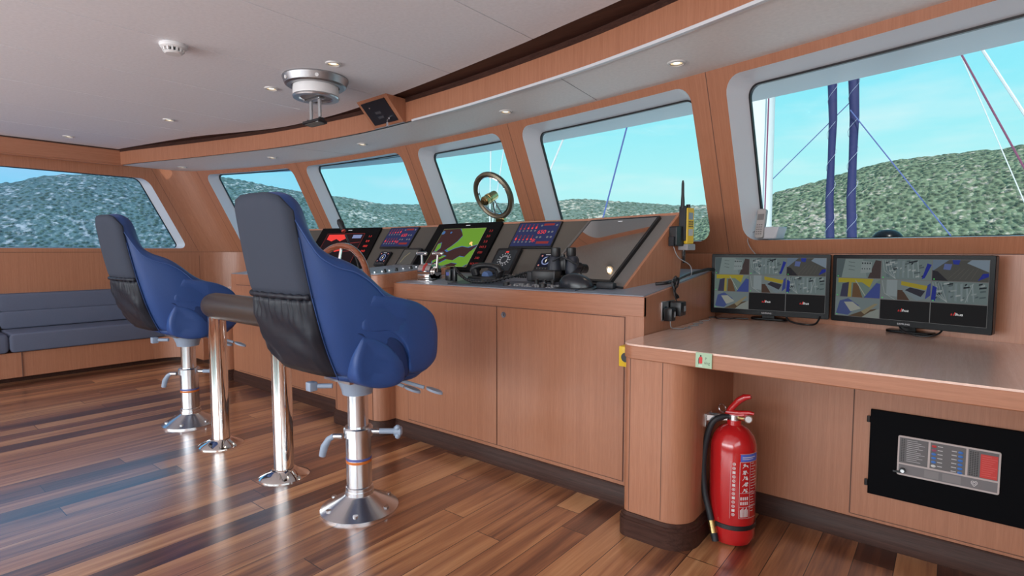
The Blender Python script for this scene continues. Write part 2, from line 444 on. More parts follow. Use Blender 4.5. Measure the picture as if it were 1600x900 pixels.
# floor with walnut planks running fore and aft
def floor_mat():
    m = bpy.data.materials.new('walnut_planks'); m.use_nodes = True; nt = m.node_tree; N = nt.nodes.new; L = nt.links.new
    b = nt.nodes['Principled BSDF']
    def math_(op, a, b_=None, c=None):
        n = N('ShaderNodeMath'); n.operation = op
        for i, q in enumerate((a, b_, c)):
            if q is None: continue
            if isinstance(q, (int, float)): n.inputs[i].default_value = q
            else: L(q, n.inputs[i])
        return n.outputs[0]
    tc = N('ShaderNodeTexCoord'); sp = N('ShaderNodeSeparateXYZ'); L(tc.outputs['Object'], sp.inputs[0])
    W = .118; LEN = 1.55
    u = math_('DIVIDE', sp.outputs[0], W); row = math_('FLOOR', u); fu = math_('FRACT', u)
    wn = N('ShaderNodeTexWhiteNoise'); wn.noise_dimensions = '1D'; L(row, wn.inputs['W'])
    v = math_('ADD', math_('DIVIDE', sp.outputs[1], LEN), math_('MULTIPLY', wn.outputs[0], 7.3)); col = math_('FLOOR', v); fv = math_('FRACT', v)
    cb = N('ShaderNodeCombineXYZ'); L(row, cb.inputs[0]); L(col, cb.inputs[1])
    w2 = N('ShaderNodeTexWhiteNoise'); w2.noise_dimensions = '2D'; L(cb.outputs[0], w2.inputs['Vector'])
    # grain: stretched noise, shifted for every plank
    off = math_('MULTIPLY', w2.outputs[0], 37.0)
    cg = N('ShaderNodeCombineXYZ')
    L(math_('MULTIPLY', sp.outputs[0], 16.0), cg.inputs[0]); L(math_('MULTIPLY_ADD', sp.outputs[1], 1.1, off), cg.inputs[1]); L(off, cg.inputs[2])
    nz = N('ShaderNodeTexNoise'); nz.inputs['Scale'].default_value = 1; nz.inputs['Detail'].default_value = 5; nz.inputs['Distortion'].default_value = .9
    L(cg.outputs[0], nz.inputs['Vector'])
    cf = N('ShaderNodeCombineXYZ')
    L(math_('MULTIPLY', sp.outputs[0], 130.0), cf.inputs[0]); L(math_('MULTIPLY_ADD', sp.outputs[1], 5.0, off), cf.inputs[1])
    nf = N('ShaderNodeTexNoise'); nf.inputs['Scale'].default_value = 1; nf.inputs['Detail'].default_value = 3; L(cf.outputs[0], nf.inputs['Vector'])
    fac = math_('ADD', math_('ADD', math_('MULTIPLY', w2.outputs[0], .58), math_('MULTIPLY', nz.outputs[0], .95)), math_('MULTIPLY', nf.outputs[0], .28))
    fac = math_('SUBTRACT', fac, .47)
    cr = N('ShaderNodeValToRGB'); L(fac, cr.inputs[0]); e = cr.color_ramp.elements
    e[0].position = .10; e[0].color = (.060, .020, .012, 1); e[1].position = .86; e[1].color = (.66, .36, .17, 1)
    for p, c in ((.30, (.15, .052, .026, 1)), (.50, (.34, .140, .060, 1)), (.68, (.50, .24, .105, 1))):
        k = e.new(p); k.color = c
    edge = math_('MAXIMUM', math_('LESS_THAN', math_('MINIMUM', fu, math_('SUBTRACT', 1.0, fu)), .012), math_('LESS_THAN', math_('MINIMUM', fv, math_('SUBTRACT', 1.0, fv)), .0011))
    mx = N('ShaderNodeMix'); mx.data_type = 'RGBA'; L(edge, mx.inputs[0]); L(cr.outputs[0], mx.inputs[6]); mx.inputs[7].default_value = (.02, .008, .006, 1)
    L(mx.outputs[2], b.inputs['Base Color'])
    b.inputs['Roughness'].default_value = .28; b.inputs['Coat Weight'].default_value = 1.0; b.inputs['Coat Roughness'].default_value = .2; b.inputs['Coat IOR'].default_value = 2.0
    bp = N('ShaderNodeBump'); bp.inputs['Strength'].default_value = .15; bp.inputs['Distance'].default_value = .002
    L(nf.outputs[0], bp.inputs['Height']); L(bp.outputs[0], b.inputs['Normal'])
    return m
m = MB(floor_mat()); m.box(-6.75, 1.25, -3.3, 3.4, -.06, 0); struct(m.build('floor', smooth=0))

# ceiling: long white panels with fine gaps, then a dark strip, the fascia and the lower soffit over the windows
CE = [(-6.49, 1.835), (-6.2, 1.88), (-5.28, 2.05), (-4.75, 2.22), (-4.32, 2.345), (-3.85, 2.385), (-3.32, 2.375), (-2.54, 2.29), (-1.745, 2.167), (-1.40, 2.10), (-1.07, 2.035), (-.5, 1.90), (.3, 1.68), (1.2, 1.42)]
FA = [(-6.49, 1.85), (-6.2, 1.915), (-5.45, 2.118), (-4.9, 2.25), (-4.37, 2.36), (-3.8, 2.425), (-3.2, 2.45), (-2.4, 2.40), (-1.88, 2.335), (-1.42, 2.26), (-1.07, 2.18), (-.76, 2.095), (-.547, 2.03), (.3, 1.77), (1.2, 1.46)]
CE = [(p.x, p.y) for p in smooth_path([(a, b, 0) for a, b in CE], 6)]; FA = [(p.x, p.y) for p in smooth_path([(a, b, 0) for a, b in FA], 6)]
def on(curve, x):
    for a, b in zip(curve, curve[1:]):
        if a[0] <= x <= b[0]: return a[1]+(b[1]-a[1])*(x-a[0])/(b[0]-a[0])
    return curve[-1][1] if x > curve[-1][0] else curve[0][1]
ZC = 2.10
m = MB(white_ceil); cuts = [-6.49, -5.757, -5.057, -4.357, -3.657, -2.95, -2.26, -1.60, -.88, -.16, .56, 1.2]
for a, b in zip(cuts, cuts[1:]):
    xs = [a+.003]+[p[0] for p in CE if a+.01 < p[0] < b-.01]+[b-.003]
    m.prism([(a+.003, -3.2), (b-.003, -3.2)]+[(q, on(CE, q)) for q in xs[::-1]], (0, 0, ZC), (1, 0, 0), (0, 1, 0), (0, 0, .014))
ceil = struct(m.build('ceiling', smooth=20))
m = MB(grey_seam); m.box(-6.7, 1.2, -3.2, 1.4, ZC+.012, ZC+.03); m.build('panel_backing', ceil)
m = MB(wenge); m.prism([(q[0], q[1]-.25) for q in CE]+[(q[0], q[1]+.03) for q in FA[::-1]], (0, 0, ZC+.006), (1, 0, 0), (0, 1, 0), (0, 0, .02)); struct(m.build('trim_1'))
ms = MB(white_soffit)
NS = 60; xs = [-6.62+(1.2+6.62)*i/NS for i in range(NS+1)]
def so(x): return S(max(x, -6.37))+.03 if x > -6.40 else S(-6.37)-.05-(-6.40-x)*1.35
ms.prism([(q[0], q[1]+.004) for q in FA]+[(q, so(q)) for q in xs[::-1] if q > -6.60], (0, 0, Z_S), (1, 0, 0), (0, 1, 0), (0, 0, .05)); sof = struct(ms.build('ceiling_soffit', smooth=20))
m = MB(grey_seam)
for xx in (-1.55, -4.30):
    p = Vector((xx, on(FA, xx)+.02, Z_S-.0008)); q = Vector((xx-.06 if xx > -2.8 else xx+.12, S(xx)-.01, Z_S-.0008)); d = Vector((.002, 0, 0))
    m.mesh([p-d, p+d, q+d, q-d], [(0, 1, 2, 3)])
m.build('panel_seam', sof)
m = MB(beech_z)      # curved fascia
m.loft([[(p[0], p[1], Z_S), (p[0], p[1], ZC+.008), (p[0], p[1]+.02, ZC+.008), (p[0], p[1]+.02, Z_S)] for p in FA]); fas = struct(m.build('trim_2', smooth=40))
m = MB(wenge); m.loft([[(p[0], p[1]-.003, 2.076), (p[0], p[1]-.003, ZC+.007), (p[0], p[1]+.012, ZC+.007), (p[0], p[1]+.012, 2.076)] for p in FA]); m.build('dark_edge_strip', fas)
m = MB(white_liner); m.loft([[(p[0], p[1]-.006, Z_S-.007), (p[0], p[1]-.006, Z_S+.006), (p[0], p[1]+.012, Z_S+.006), (p[0], p[1]+.012, Z_S-.007)] for p in FA if p[0] > -2.9]); m.build('light_edge_bead', fas)
m = MB(beech_y); m.box(-6.62, -6.47, -3.2, 1.87, Z_S, ZC+.004); pb = struct(m.build('trim_3', bevel=.004))
m = MB(beech_y); m.tube([(-6.475, -3.2, Z_S), (-6.475, 1.87, Z_S)], .011, 8); m.build('bead', pb)
m = MB(wenge_y); m.box(-6.49, -6.465, -3.2, 1.87, ZC-.012, ZC+.004); m.build('dark_strip', pb)  # narrow dark wenge strip along the beam's upper edge
# roof above, with the brow that shades the windows
m = MB(white_liner); m.box(-6.9, 1.35, -3.3, 2.0, 2.15, 2.25)
def brow(x):
    for (a, p), (b, q) in zip(BROW, BROW[1:]):
        if a >= x >= b: return p+(q-p)*(a-x)/(a-b)
    return BROW[-1][1]
BROW = [(1.3, .70), (-2.6, .70), (-3.7, .62), (-5.0, .46), (-6.3, .30), (-7, .28)]
st = [cum[0]+(S_SIDE-cum[0])*i/60 for i in range(61)]
rows = []
for s_ in st:
    x_ = at_s(s_)[0].x; bo = brow(x_); p0, p1, p2 = WP(s_, Z_S, GL+.02), WP(s_, Z_S, bo), WP(s_, Z_S, -.3)
    rows.append([(p0.x, p0.y, 1.955), (p1.x, p1.y, 1.955), (p1.x, p1.y, 2.0), (p1.x, p1.y-.06, 2.15), (p2.x, p2.y, 2.25), (p2.x, p2.y, 2.15), (p0.x, p0.y, 2.15)])
m.loft(rows); rf = struct(m.build('roof', smooth=30))
m = MB(grey_pl); rr = [(WP(s_, Z_S, GL+.02+(brow(at_s(s_)[0].x)-GL)*.38)) for s_ in st]
m.loft([[(p.x, p.y, 1.951), (p.x, p.y+.008, 1.951), (p.x, p.y+.008, 1.957), (p.x, p.y, 1.957)] for p in rr]); m.build('brow_seam', rf)
# starboard side and the open aft side behind the camera
m = MB(beech_z); X0 = 1.05
m.box(X0, X0+.12, -3.2, 2.9, -.02, 1.0); m.box(X0, X0+.12, -3.2, -2.0, 1.0, 2.1); m.box(X0, X0+.12, .8, 2.6, 1.0, 2.1); m.box(X0, X0+.12, -2.0, .8, 1.9, 2.1)
struct(m.build('wall_right'))
m = MB(beech_z); m.box(-6.65, 1.15, -3.2, -3.1, -.02, .25); m.box(-6.65, 1.15, -3.2, -3.1, 2.03, 2.2)
for xx in (-6.65, -4.2, -1.7, .8): m.box(xx, xx+.3, -3.2, -3.1, .25, 2.03)
struct(m.build('wall_back'))

# ------------------------------------------------------------------ OUTSIDE
def hill_mat(HS, ground):
    m = bpy.data.materials.new('scrub_hillside'); m.use_nodes = True; nt = m.node_tree; N = nt.nodes.new; L = nt.links.new
    b = nt.nodes['Principled BSDF']; b.inputs['Roughness'].default_value = .95; b.inputs['Specular IOR Level'].default_value = .1
    tc = N('ShaderNodeTexCoord')
    mp = N('ShaderNodeMapping'); mp.inputs['Scale'].default_value = (1, 1, 1.3); L(tc.outputs['Object'], mp.inputs[0])
    vo = N('ShaderNodeTexVoronoi'); vo.inputs['Scale'].default_value = HS*.30; L(mp.outputs[0], vo.inputs['Vector'])
    n1 = N('ShaderNodeTexNoise'); n1.inputs['Scale'].default_value = HS*.030; n1.inputs['Detail'].default_value = 4; L(mp.outputs[0], n1.inputs['Vector'])
    n2 = N('ShaderNodeTexNoise'); n2.inputs['Scale'].default_value = HS*.34; n2.inputs['Detail'].default_value = 5; L(mp.outputs[0], n2.inputs['Vector'])
    n3 = N('ShaderNodeTexNoise'); n3.inputs['Scale'].default_value = HS*.22; n3.inputs['Detail'].default_value = 4; L(mp.outputs[0], n3.inputs['Vector'])
    gr = N('ShaderNodeValToRGB'); e = gr.color_ramp.elements
    e[0].position = .32; e[0].color = (.045, .066, .056, 1); e[1].position = .68; e[1].color = (.125, .165, .11, 1)
    L(n2.outputs[0], gr.inputs[0])
    rk = N('ShaderNodeMath'); rk.operation = 'MULTIPLY_ADD'; rk.inputs[1].default_value = .55; L(n1.outputs[0], rk.inputs[0]); L(n3.outputs[0], rk.inputs[2])
    rr = N('ShaderNodeValToRGB'); rr.color_ramp.elements[0].position = .84; rr.color_ramp.elements[1].position = .98; L(rk.outputs[0], rr.inputs[0])
    bu = N('ShaderNodeValToRGB'); bu.color_ramp.elements[0].position = .30; bu.color_ramp.elements[1].position = .52
    bn = N('ShaderNodeMath'); bn.operation = 'MULTIPLY_ADD'; bn.inputs[1].default_value = .35; L(n3.outputs[0], bn.inputs[0])
    bs = N('ShaderNodeMath'); bs.operation = 'SUBTRACT'; bs.inputs[1].default_value = .17; L(vo.outputs['Distance'], bs.inputs[0]); L(bs.outputs[0], bn.inputs[2]); L(bn.outputs[0], bu.inputs[0])
    mb_ = N('ShaderNodeMix'); mb_.data_type = 'RGBA'; L(bu.outputs[0], mb_.inputs[0]); L(gr.outputs[0], mb_.inputs[6]); mb_.inputs[7].default_value = (*ground, 1)
    mx = N('ShaderNodeMix'); mx.data_type = 'RGBA'; L(rr.outputs[0], mx.inputs[0]); L(mb_.outputs[2], mx.inputs[6]); mx.inputs[7].default_value = (.52, .46, .40, 1)
    L(mx.outputs[2], b.inputs['Base Color'])
    bp = N('ShaderNodeBump'); bp.inputs['Strength'].default_value = 1; bp.inputs['Distance'].default_value = 2.2; bp.invert = True
    L(vo.outputs['Distance'], bp.inputs['Height']); L(bp.outputs[0], b.inputs['Normal'])
    return m
HM = {1: hill_mat(1.1, (.15, .195, .17)), 2: hill_mat(2.6, (.20, .255, .17))}
def hill(name, prof, r0, r1, label, seed, k=1):
    """prof: (azimuth in degrees clockwise from dead ahead, height of the ridge as an angle in degrees)"""
    a0, a1 = prof[0][0], prof[-1][0]; na = int((a1-a0)/.11); nr = 34
    P = smooth_path([(a, e, 0) for a, e in prof], 10)
    m = MB(HM[k]); rows = []
    def ridge(a):
        for p, q in zip(P, P[1:]):
            if p.x <= a <= q.x: return p.y+(q.y-p.y)*(a-p.x)/max(q.x-p.x, 1e-6)
        return P[-1].y
    for j in range(nr+1):
        t = j/nr; row = []
        for i in range(na+1):
            a = a0+(a1-a0)*i/na; r = r0+(r1-r0)*t
            zr = math.tan(math.radians(ridge(a)))*(r0+(r1-r0)*.86)+5.6
            tt = t/.86; h = zr*(math.sin(min(tt, 1.0)*PI/2)**.8)
            if tt > 1: h *= 1-(tt-1)*1.5
            x_, y_ = r*math.sin(math.radians(a)), r*math.cos(math.radians(a))
            q = Vector((x_*.02, y_*.02, seed)); h += (noise.noise(q)*.10+noise.noise(q*2.7)*.04)*zr*t*(1-min(1, tt)*.75)
            h += (noise.noise(Vector((x_*.25*k, y_*.25*k, seed)))+.3)*1.3/k*min(1, t*4)
            row.append((x_, y_, -5+h))
        rows.append(row)
    m.loft(rows, caps=False, closed=False)
    o = m.build(name, smooth=80, recalc=False); tag(o, label, 'hill'); return o

hill('hill', [(-112, 3.5), (-100, 4.2), (-90, 4.4), (-81.58, 5.03), (-79.72, 5.6), (-77.77, 5.98), (-75.7, 6.2), (-72.9, 6.15), (-69, 6.45), (-65.9, 6.49), (-63.64, 6.21), (-60.9, 5.8), (-56.5, 5.28), (-54.4, 5.02), (-51.9, 4.63), (-48.7, 4.62), (-45, 4.73), (-41.5, 4.88), (-38.2, 4.82), (-33.9, 5.13), (-31, 5.16), (-28.4, 5.0), (-25.8, 4.76), (-22, 4.43), (-19.7, 4.43), (-15, 4.4), (-8, 4.0), (5, 3.4)], 440, 590,
     'long scrub covered hill behind the port and forward windows', 3.1)
hill('hill', [(-24, 1.2), (-19.5, 3.4), (-16, 4.4), (-13.76, 5.19), (-13.2, 5.46), (-10.4, 6.05), (-6.95, 7.0), (-4.2, 7.54), (0, 7.74), (2.3, 7.7), (3.75, 7.79), (10, 8.0), (22, 7.2), (40, 5.0)], 170, 245,
     'nearer green hillside with pale rocks filling the rightmost window', 8.7, 2)
sea_m = principled('sea_water', (.02, .10, .16), .12, bump=(.6, .4, .2))
m = MB(sea_m); m.loft([[(r*math.cos(2*PI*i/48), r*math.sin(2*PI*i/48), -5.0) for i in range(48)] for r in (4.0, 60.0, 2500.0)], caps=False)
o = m.build('sea', smooth=0); o['kind'] = 'stuff'; tag(o, 'calm sea between the boat and the hills', 'sea')
deck_m = principled('white_deck_paint', (.7, .72, .73), .5)
m = MB(deck_m); dp = [(1.6, 2.9), (1.5, 6.0), (.9, 10.0), (-1.0, 15.5), (-2.8, 17.5), (-4.6, 15.5), (-6.5, 10), (-7.2, 6), (-7.3, 2.4), (-6.2, 3.2), (-4.5, 3.62), (-2.8, 3.68), (-1.2, 3.45), (.3, 3.1)]
m.prism(dp, (0, 0, -.4), (1, 0, 0), (0, 1, 0), (0, 0, 1.1)); struct(m.build('foredeck', bevel=.05))
DZ = .70
m = MB(white_pl); m.lathe([(.30, DZ), (.30, DZ+.12), (.245, DZ+.16), (.24, 3), (.23, 14), (.0, 14.05)], (-2.19, 8.0, 0), n=28); rebase(tag(m.build('mast'), 'white mast at the left edge of the rightmost window', 'mast'), (-2.19, 8, DZ))
navy = principled('navy_sail_cover', (.020, .022, .105), .7, bump=(14, .5, .02))
def furled(x, y, r, label, sway):
    t = thing('furled_sail', label, 'sail', (x, y, DZ), 'furled sails standing on the foredeck')
    pts = [(x+sway*i/16+.012*math.sin(i*2.1), y, DZ+9*i/16) for i in range(17)]
    m = MB(navy); m.tube([(p[0], p[1], p[2]+(0.25 if i == 0 else 0)) for i, p in enumerate(pts)], [r*(1+.12*math.sin(i*1.7)+.06*math.sin(i*4.1)) for i in range(17)], 14); m.build('sail_cover', t, smooth=80)
    m = MB(steel); m.cyl((x, y, DZ), (x, y, DZ+.28), .05); m.build('foot_fitting', t)
    m = MB(principled('lashing_line', (.35, .37, .5), .6)); hx = []
    for i in range(180):
        a = i*.62; z = DZ+.4+i*.046; rr = r*1.14; hx.append((x+sway*(z-DZ)/9+rr*math.cos(a), y+rr*math.sin(a), z))
    m.tube(hx, .003, 5); m.build('lashing', t)
furled(-1.40, 9.0, .052, 'left one of two dark blue furled sails beyond the rightmost window', -.12)
furled(-1.13, 9.0, .058, 'right one of two dark blue furled sails beyond the rightmost window', -.16)
blue_rope = principled('blue_rope', (.10, .13, .34), .7); white_rope = principled('white_rope', (.75, .72, .72), .6); red_rope = principled('dark_red_rope', (.22, .06, .12), .7)
def rope(p0, p1, r, mat, label, sag=0.0, name='rope'):
    p0, p1 = Vector(p0), Vector(p1); pts = [p0.lerp(p1, i/12)-Vector((0, 0, sag*math.sin(PI*i/12))) for i in range(13)]
    m = MB(mat); m.tube(pts, r, 6); o = m.build(name); tag(o, label, 'rope'); rebase(o, p0 if p0.z < p1.z else p1); return o
rope((1.09, 8, .72), (-3.08, 8, 10.2), .010, red_rope, 'thin dark red rope slanting across the right of the rightmost window')
rope((1.42, 8, .72), (-3.0, 8, 9.6), .015, white_rope, 'thick white rope slanting across the top right of the rightmost window')
rope((.97, 9, .72), (-1.9, 9, 8.7), .006, white_rope, 'faint thin white line left of the dark red rope')
rope((-3.64, 9, .72), (-1.16, 9, 3.22), .007, blue_rope, 'thin blue line rising from the mast to the right furled sail')
rope((.33, 8.9, .72), (-1.2, 8.9, 3.03), .008, blue_rope, 'thin blue line descending right from the right furled sail')
rope((-4.79, 8, .72), (-2.9, 8, 7.24), .013, blue_rope, 'thin blue rope slanting across the window right of the round clear view screen')
rope((-5.75, 7.0, .72), (-2.92, 7, 6.0), .014, white_rope, 'white rope slanting at the upper left of the window right of the clear view screen')
rope((-5.26, 6, .72), (-5.14, 6, 6.5), .011, white_rope, 'upright white line behind the round clear view screen')
rope((-5.36, 6, .72), (-4.2, 6, 6.2), .009, white_rope, 'slanting white line on the right behind the clear view screen')
rope((-1.96, 7.7, .72), (-1.93, 7.7, 9.0), .010, red_rope, 'thin dark line running up beside the white mast')
m = MB(blackgloss); m.lathe([(.12, .70), (.115, 1.18), (.105, 1.225), (.08, 1.255), (.045, 1.272), (.0, 1.277)], (-.44, 5.5, 0), n=28); rebase(tag(m.build('deck_vent'), 'small black domed deck vent beyond the sill of the rightmost window', 'vent'), (-.44, 5.5, .70))

# ================================================================== HELM CONSOLE
con = thing('helm_console', 'long beech helm console with sloped grey instrument dash under the forward windows', 'console', (-2.85, 2.5, 0))
Y0 = 2.1; SL = .105
def top_z(y): return .908+SL*(y-Y0)
def wing(x0, x1, ya):
    m = MB(beech_z); yb = 2.97
    m.prism([(ya, 0.03), (ya, top_z(ya)), (yb, top_z(yb)), (yb, .03)], (x0, 0, 0), (0, 1, 0), (0, 0, 1), (x1-x0, 0, 0)); return m
wing(-2.60, -.99, Y0).build('cabinet_body', con, bevel=.003)
wing(-4.74, -3.10, Y0+.01).build('cabinet_body', con, bevel=.003)
m = MB(beech_x)      # apron band along the front under the work top
m.prism([(Y0-.002, .826), (Y0-.002, top_z(Y0)+.001), (Y0+.02, top_z(Y0)+.003), (Y0+.02, .826)], (-2.60, 0, 0), (0, 1, 0), (0, 0, 1), (1.61, 0, 0)); m.build('apron', con, bevel=.002)
# grey inlaid work surface
m = MB(formica)
for x0, x1 in ((-2.59, -1.0), (-4.73, -3.11)):
    m.prism([(Y0+.012, top_z(Y0+.012)), (Y0+.012, top_z(Y0+.012)+.0035), (2.95, top_z(2.95)+.0035), (2.95, top_z(2.95))], (x0, 0, 0), (0, 1, 0), (0, 0, 1), (x1-x0, 0, 0))
m.build('worktop', con)
# doors
for x0, x1, lock in ((-2.475, -1.792, False), (-1.786, -1.078, True), (-4.62, -3.90, False), (-3.89, -3.2, False)):
    m = MB(seam_m); m.box(x0-.004, x1+.004, Y0-.0012, Y0+.004, .104, .822); m.build('door_gap', con)
    m = MB(beech_z); m.box(x0, x1, Y0-.0035, Y0+.01, .108, .818); d = m.build('cabinet_door', con, bevel=.001)
    if lock:
        m = MB(satin); m.cyl((x0+.045, Y0-.007, .782), (x0+.045, Y0+.004, .782), .015); m.use(black); m.box(x0+.043, x0+.047, Y0-.0078, Y0-.006, .776, .788); m.build('lock', d)
# plinth boards
def plinth(parent, pts, h=.088, t=.014, name='plinth'):
    m = MB(wenge); P = [Vector((p[0], p[1], 0)) for p in pts]; rows = []
    for i, p in enumerate(P):
        a = P[max(i-1, 0)]; b = P[min(i+1, len(P)-1)]; d = (b-a).normalized(); n = Vector((d.y, -d.x, 0))
        prof = [(0, 0), (t, 0), (t, h-.028), (t-.004, h-.024), (t-.004, h-.016), (t-.008, h-.012), (t-.008, h), (0, h)]
        rows.append([p+n*q[0]+Vector((0, 0, q[1])) for q in prof])
    m.loft(rows); return m.build(name, parent, smooth=50)
plinth(con, [(-2.60, Y0), (-1.7, Y0), (-.985, Y0)]); plinth(con, [(-4.74, Y0+.01), (-3.10, Y0+.01)])
# steering pedestal in the middle: rounded corners, raised control top
def ped_outline(y_back, r=.07):
    return [(-3.10, y_back), (-3.10, 1.985+r)]+arc(-3.10+r, 1.985+r, r, 180, 270, 6)+arc(-2.60-r, 1.985+r, r, 270, 360, 6)+[(-2.60, 1.985+r), (-2.60, y_back)]
m = MB(beech_z); ol = ped_outline(2.3)
m.loft([[(p[0], p[1], z) for p in ol] for z in (.03, .90)]); m.build('pedestal', con, smooth=40)
plinth(con, ped_outline(2.099)[0:], name='plinth')
for xx in (-2.665, -3.035):
    m = MB(seam_m); m.box(xx-.0015, xx+.0015, 1.9835, 1.99, .09, .90); m.build('panel_seam', con)
m = MB(beech_x)
po = [(-3.10, 2.545), (-3.10, 2.055)]+arc(-3.03, 2.055, .07, 180, 270, 6)+arc(-2.665, 2.055, .07, 270, 360, 6)+[(-2.585, 2.3), (-2.56, 2.42)]+arc(-2.60, 2.47, .075, 0, 90, 8)
tz = lambda y: .957+.075*(y-1.98)
m.loft([[(p[0], p[1], .88) for p in po], [(p[0], p[1], tz(p[1])) for p in po]]); pod = m.build('control_pod', con, smooth=40, bevel=.004)
m = MB(formica); pi_ = [(p[0]*.93-2.85*.07, 2.28+(p[1]-2.28)*.93) for p in po]
m.loft([[(p[0], p[1], tz(p[1])+.001) for p in pi_], [(p[0], p[1], tz(p[1])+.006) for p in pi_]]); m.build('control_panel', pod)
m = MB(steel)
for k in range(7):
    y = 2.06+.055*k; m = MB(steel); m.cyl((-2.72, y, tz(y)+.004), (-2.72, y, tz(y)+.012), .010, n=12); m.build('button', pod)
for (x_, y_) in ((-2.665, 2.09), (-2.655, 2.17), (-2.66, 2.29)):
    m = MB(black); m.cyl((x_, y_, tz(y_)), (x_, y_, tz(y_)+.018), .012, .009, 12); m.cyl((x_, y_, tz(y_)+.016), (x_, y_, tz(y_)+.026), .006, .008, 10); m.build('joystick', pod)
# --- sloped dash: three faces
DTZ = 1.278
VC = Vector((0, -.616, -.788)); L_D = .42
m = MB(dash_m)
prof = [(2.80, DTZ), (2.80+VC.y*L_D, DTZ+VC.z*L_D), (2.96, DTZ+VC.z*L_D), (2.96, DTZ)]
m.prism(prof, (-3.60, 0, 0), (0, 1, 0), (0, 0, 1), (1.92, 0, 0)); dash = m.build('dash_panel', con, bevel=.003)
A = Vector((-1.088, 2.632, DTZ)); B = Vector((-1.68, 2.80, DTZ)); CC = Vector((-1.172, 2.262, .928))
UR = (B-A).normalized(); NR = (CC-A).cross(UR).normalized()
NR = NR if NR.z > 0 else -NR
VR = UR.cross(NR); VR = VR if VR.z < 0 else -VR
back = Vector((UR.y, -UR.x, 0)); back = back if back.y > 0 else -back
LR = (A.z-.925)/-VR.z
m = MB(dash_side)
q = [A-UR*.02, A-UR*.02+VR*LR, A-UR*.02+VR*LR+back*.38, A-UR*.02+back*.03]
W_ = UR*.635
m.loft([q, [p+W_ for p in q]]); m.build('dash_wing', con, bevel=.003)
m = MB(beech_z)      # wooden end cheek
e0 = A-UR*.034; q = [e0-VR*.006+NR*.004, e0+VR*LR+NR*.004, e0+VR*LR+back*.385, e0+back*.035-VR*.004]
m.loft([q, [p+UR*.016 for p in q]]); m.build('end_cheek', con, bevel=.002)
m = MB(beech_x)      # wooden strip along the top of the dash
m.loft([[p, p+Vector((0, 0, .012)), p+Vector((0, .075, .012)), p+Vector((0, .075, 0))] for p in (A-UR*.03+Vector((0, -.004, -.002)), B+Vector((0, -.004, -.002)), Vector((-3.60, 2.796, DTZ-.002)), Vector((-4.55, 2.56, DTZ-.002)))]); m.build('top_strip', con)
# port wing of the dash
A2 = Vector((-3.60, 2.80, DTZ)); B2 = Vector((-4.55, 2.565, DTZ)); U2 = (B2-A2).normalized(); back2 = Vector((-U2.y, U2.x, 0)); back2 = back2 if back2.y > 0 else -back2
V2 = (VC.y*-back2*-1*-1+Vector((0, 0, VC.z))) if False else (back2*VC.y+Vector((0, 0, VC.z)))
q = [A2, A2+V2*L_D, A2+V2*L_D+back2*.5, A2+back2*.06]
m = MB(dash_m); m.loft([q, [p+(B2-A2) for p in q]]); m.build('dash_wing', con, bevel=.003)
def face_c(u, v): return frame(Vector((-1.68, 2.80, DTZ))+Vector((-1, 0, 0))*u+VC*v, (1, 0, 0), -VC)    # centre of a device on the middle face
def face_r(u, v): return frame(A+UR*u+VR*v, -UR, -VR)
def face_l(u, v): return frame(A2+U2*u+V2*v, -U2, -V2)

# ------------------------------------------------------------------ instruments let into the dash
RED = flat((.95, .06, .05), .9); REDD = flat((.42, .05, .05), .55); GRN = flat((.24, .52, .05), .55); BLU = flat((.10, .25, .60), .55); CHB = flat((.075, .03, .03), .6)
NVY = flat((.04, .05, .16), .55); WHT = flat((.75, .75, .8), .7); GRY = flat((.30, .30, .33), .5); AMB = flat((1, .62, .2), 1.1); LTB = flat((.35, .42, .75), .6)
def device(name, T, label, cat, w, h, d, bm=black, r=.006):
    t = thing(name, label, cat, tuple(T.to_translation())); m = MB(bm); m.T = T
    m.prism(rrect(-w/2, w/2, -h/2, h/2, r, 3), (0, 0, -.004), (1, 0, 0), (0, 1, 0), (0, 0, d+.004)); hs = m.build('housing', t, bevel=.002)
    return t
def scr(T, d, mat):
    m = MB(mat); m.T = T @ Matrix.Translation((0, 0, d)); return m
# chart display
T = face_c(.945, .195)
t = device('chart_display', T, 'large chart display with green map in the middle of the dash', 'display', .605, .405, .016, blackgloss)
m = scr(T, .0165, CHB); x0, x1, y0, y1 = -.215, .185, -.175, .15
m.rect(x0, x1, y0, y1)
def N2(px, py): return (x0+(x1-x0)*px, y1-(y1-y0)*py)
land = [[(.42, 0), (1, 0), (1, .43), (.80, .50), (.66, .47), (.52, .52), (.40, .60), (.33, .56), (.42, .46), (.50, .34), (.55, .2)],
        [(.05, .42), (.12, .38), (.16, .52), (.10, .62), (.06, .6)], [(.14, .86), (.34, .72), (.40, .74), (.26, .84), (.16, .93)],
        [(.30, .94), (.46, .82), (.62, .84), (.72, .74), (.84, .76), (.9, .62), (1, .5), (1, .92), (.9, 1), (.72, 1), (.76, .92), (.62, .9), (.5, .96), (.4, 1)]]
for p in land:
    c = (sum(q[0] for q in p)/len(p), sum(q[1] for q in p)/len(p))
    m.use(BLU); m.poly([N2(min(1, max(0, c[0]+(q[0]-c[0])*1.12)), min(1, max(0, c[1]+(q[1]-c[1])*1.14))) for q in p], .0004)
    m.use(GRN); m.poly([N2(*q) for q in p], .0008)
m.use(BLU); m.disc(*N2(.03, .10), .016, .0008); m.disc(*N2(.22, .10), .009, .0008)
m.use(AMB); m.disc(*N2(.83, .40), .013, .0014); m.line([N2(.83, .40), N2(.89, .47)], .008, .0013)
m.use(flat((.5, .55, .25), .5)); m.line([N2(0, 0), N2(1, 0), N2(1, 1), N2(0, 1), N2(0, 0)], .0025, .0016)
m.use(flat((.55, .05, .05), .7))
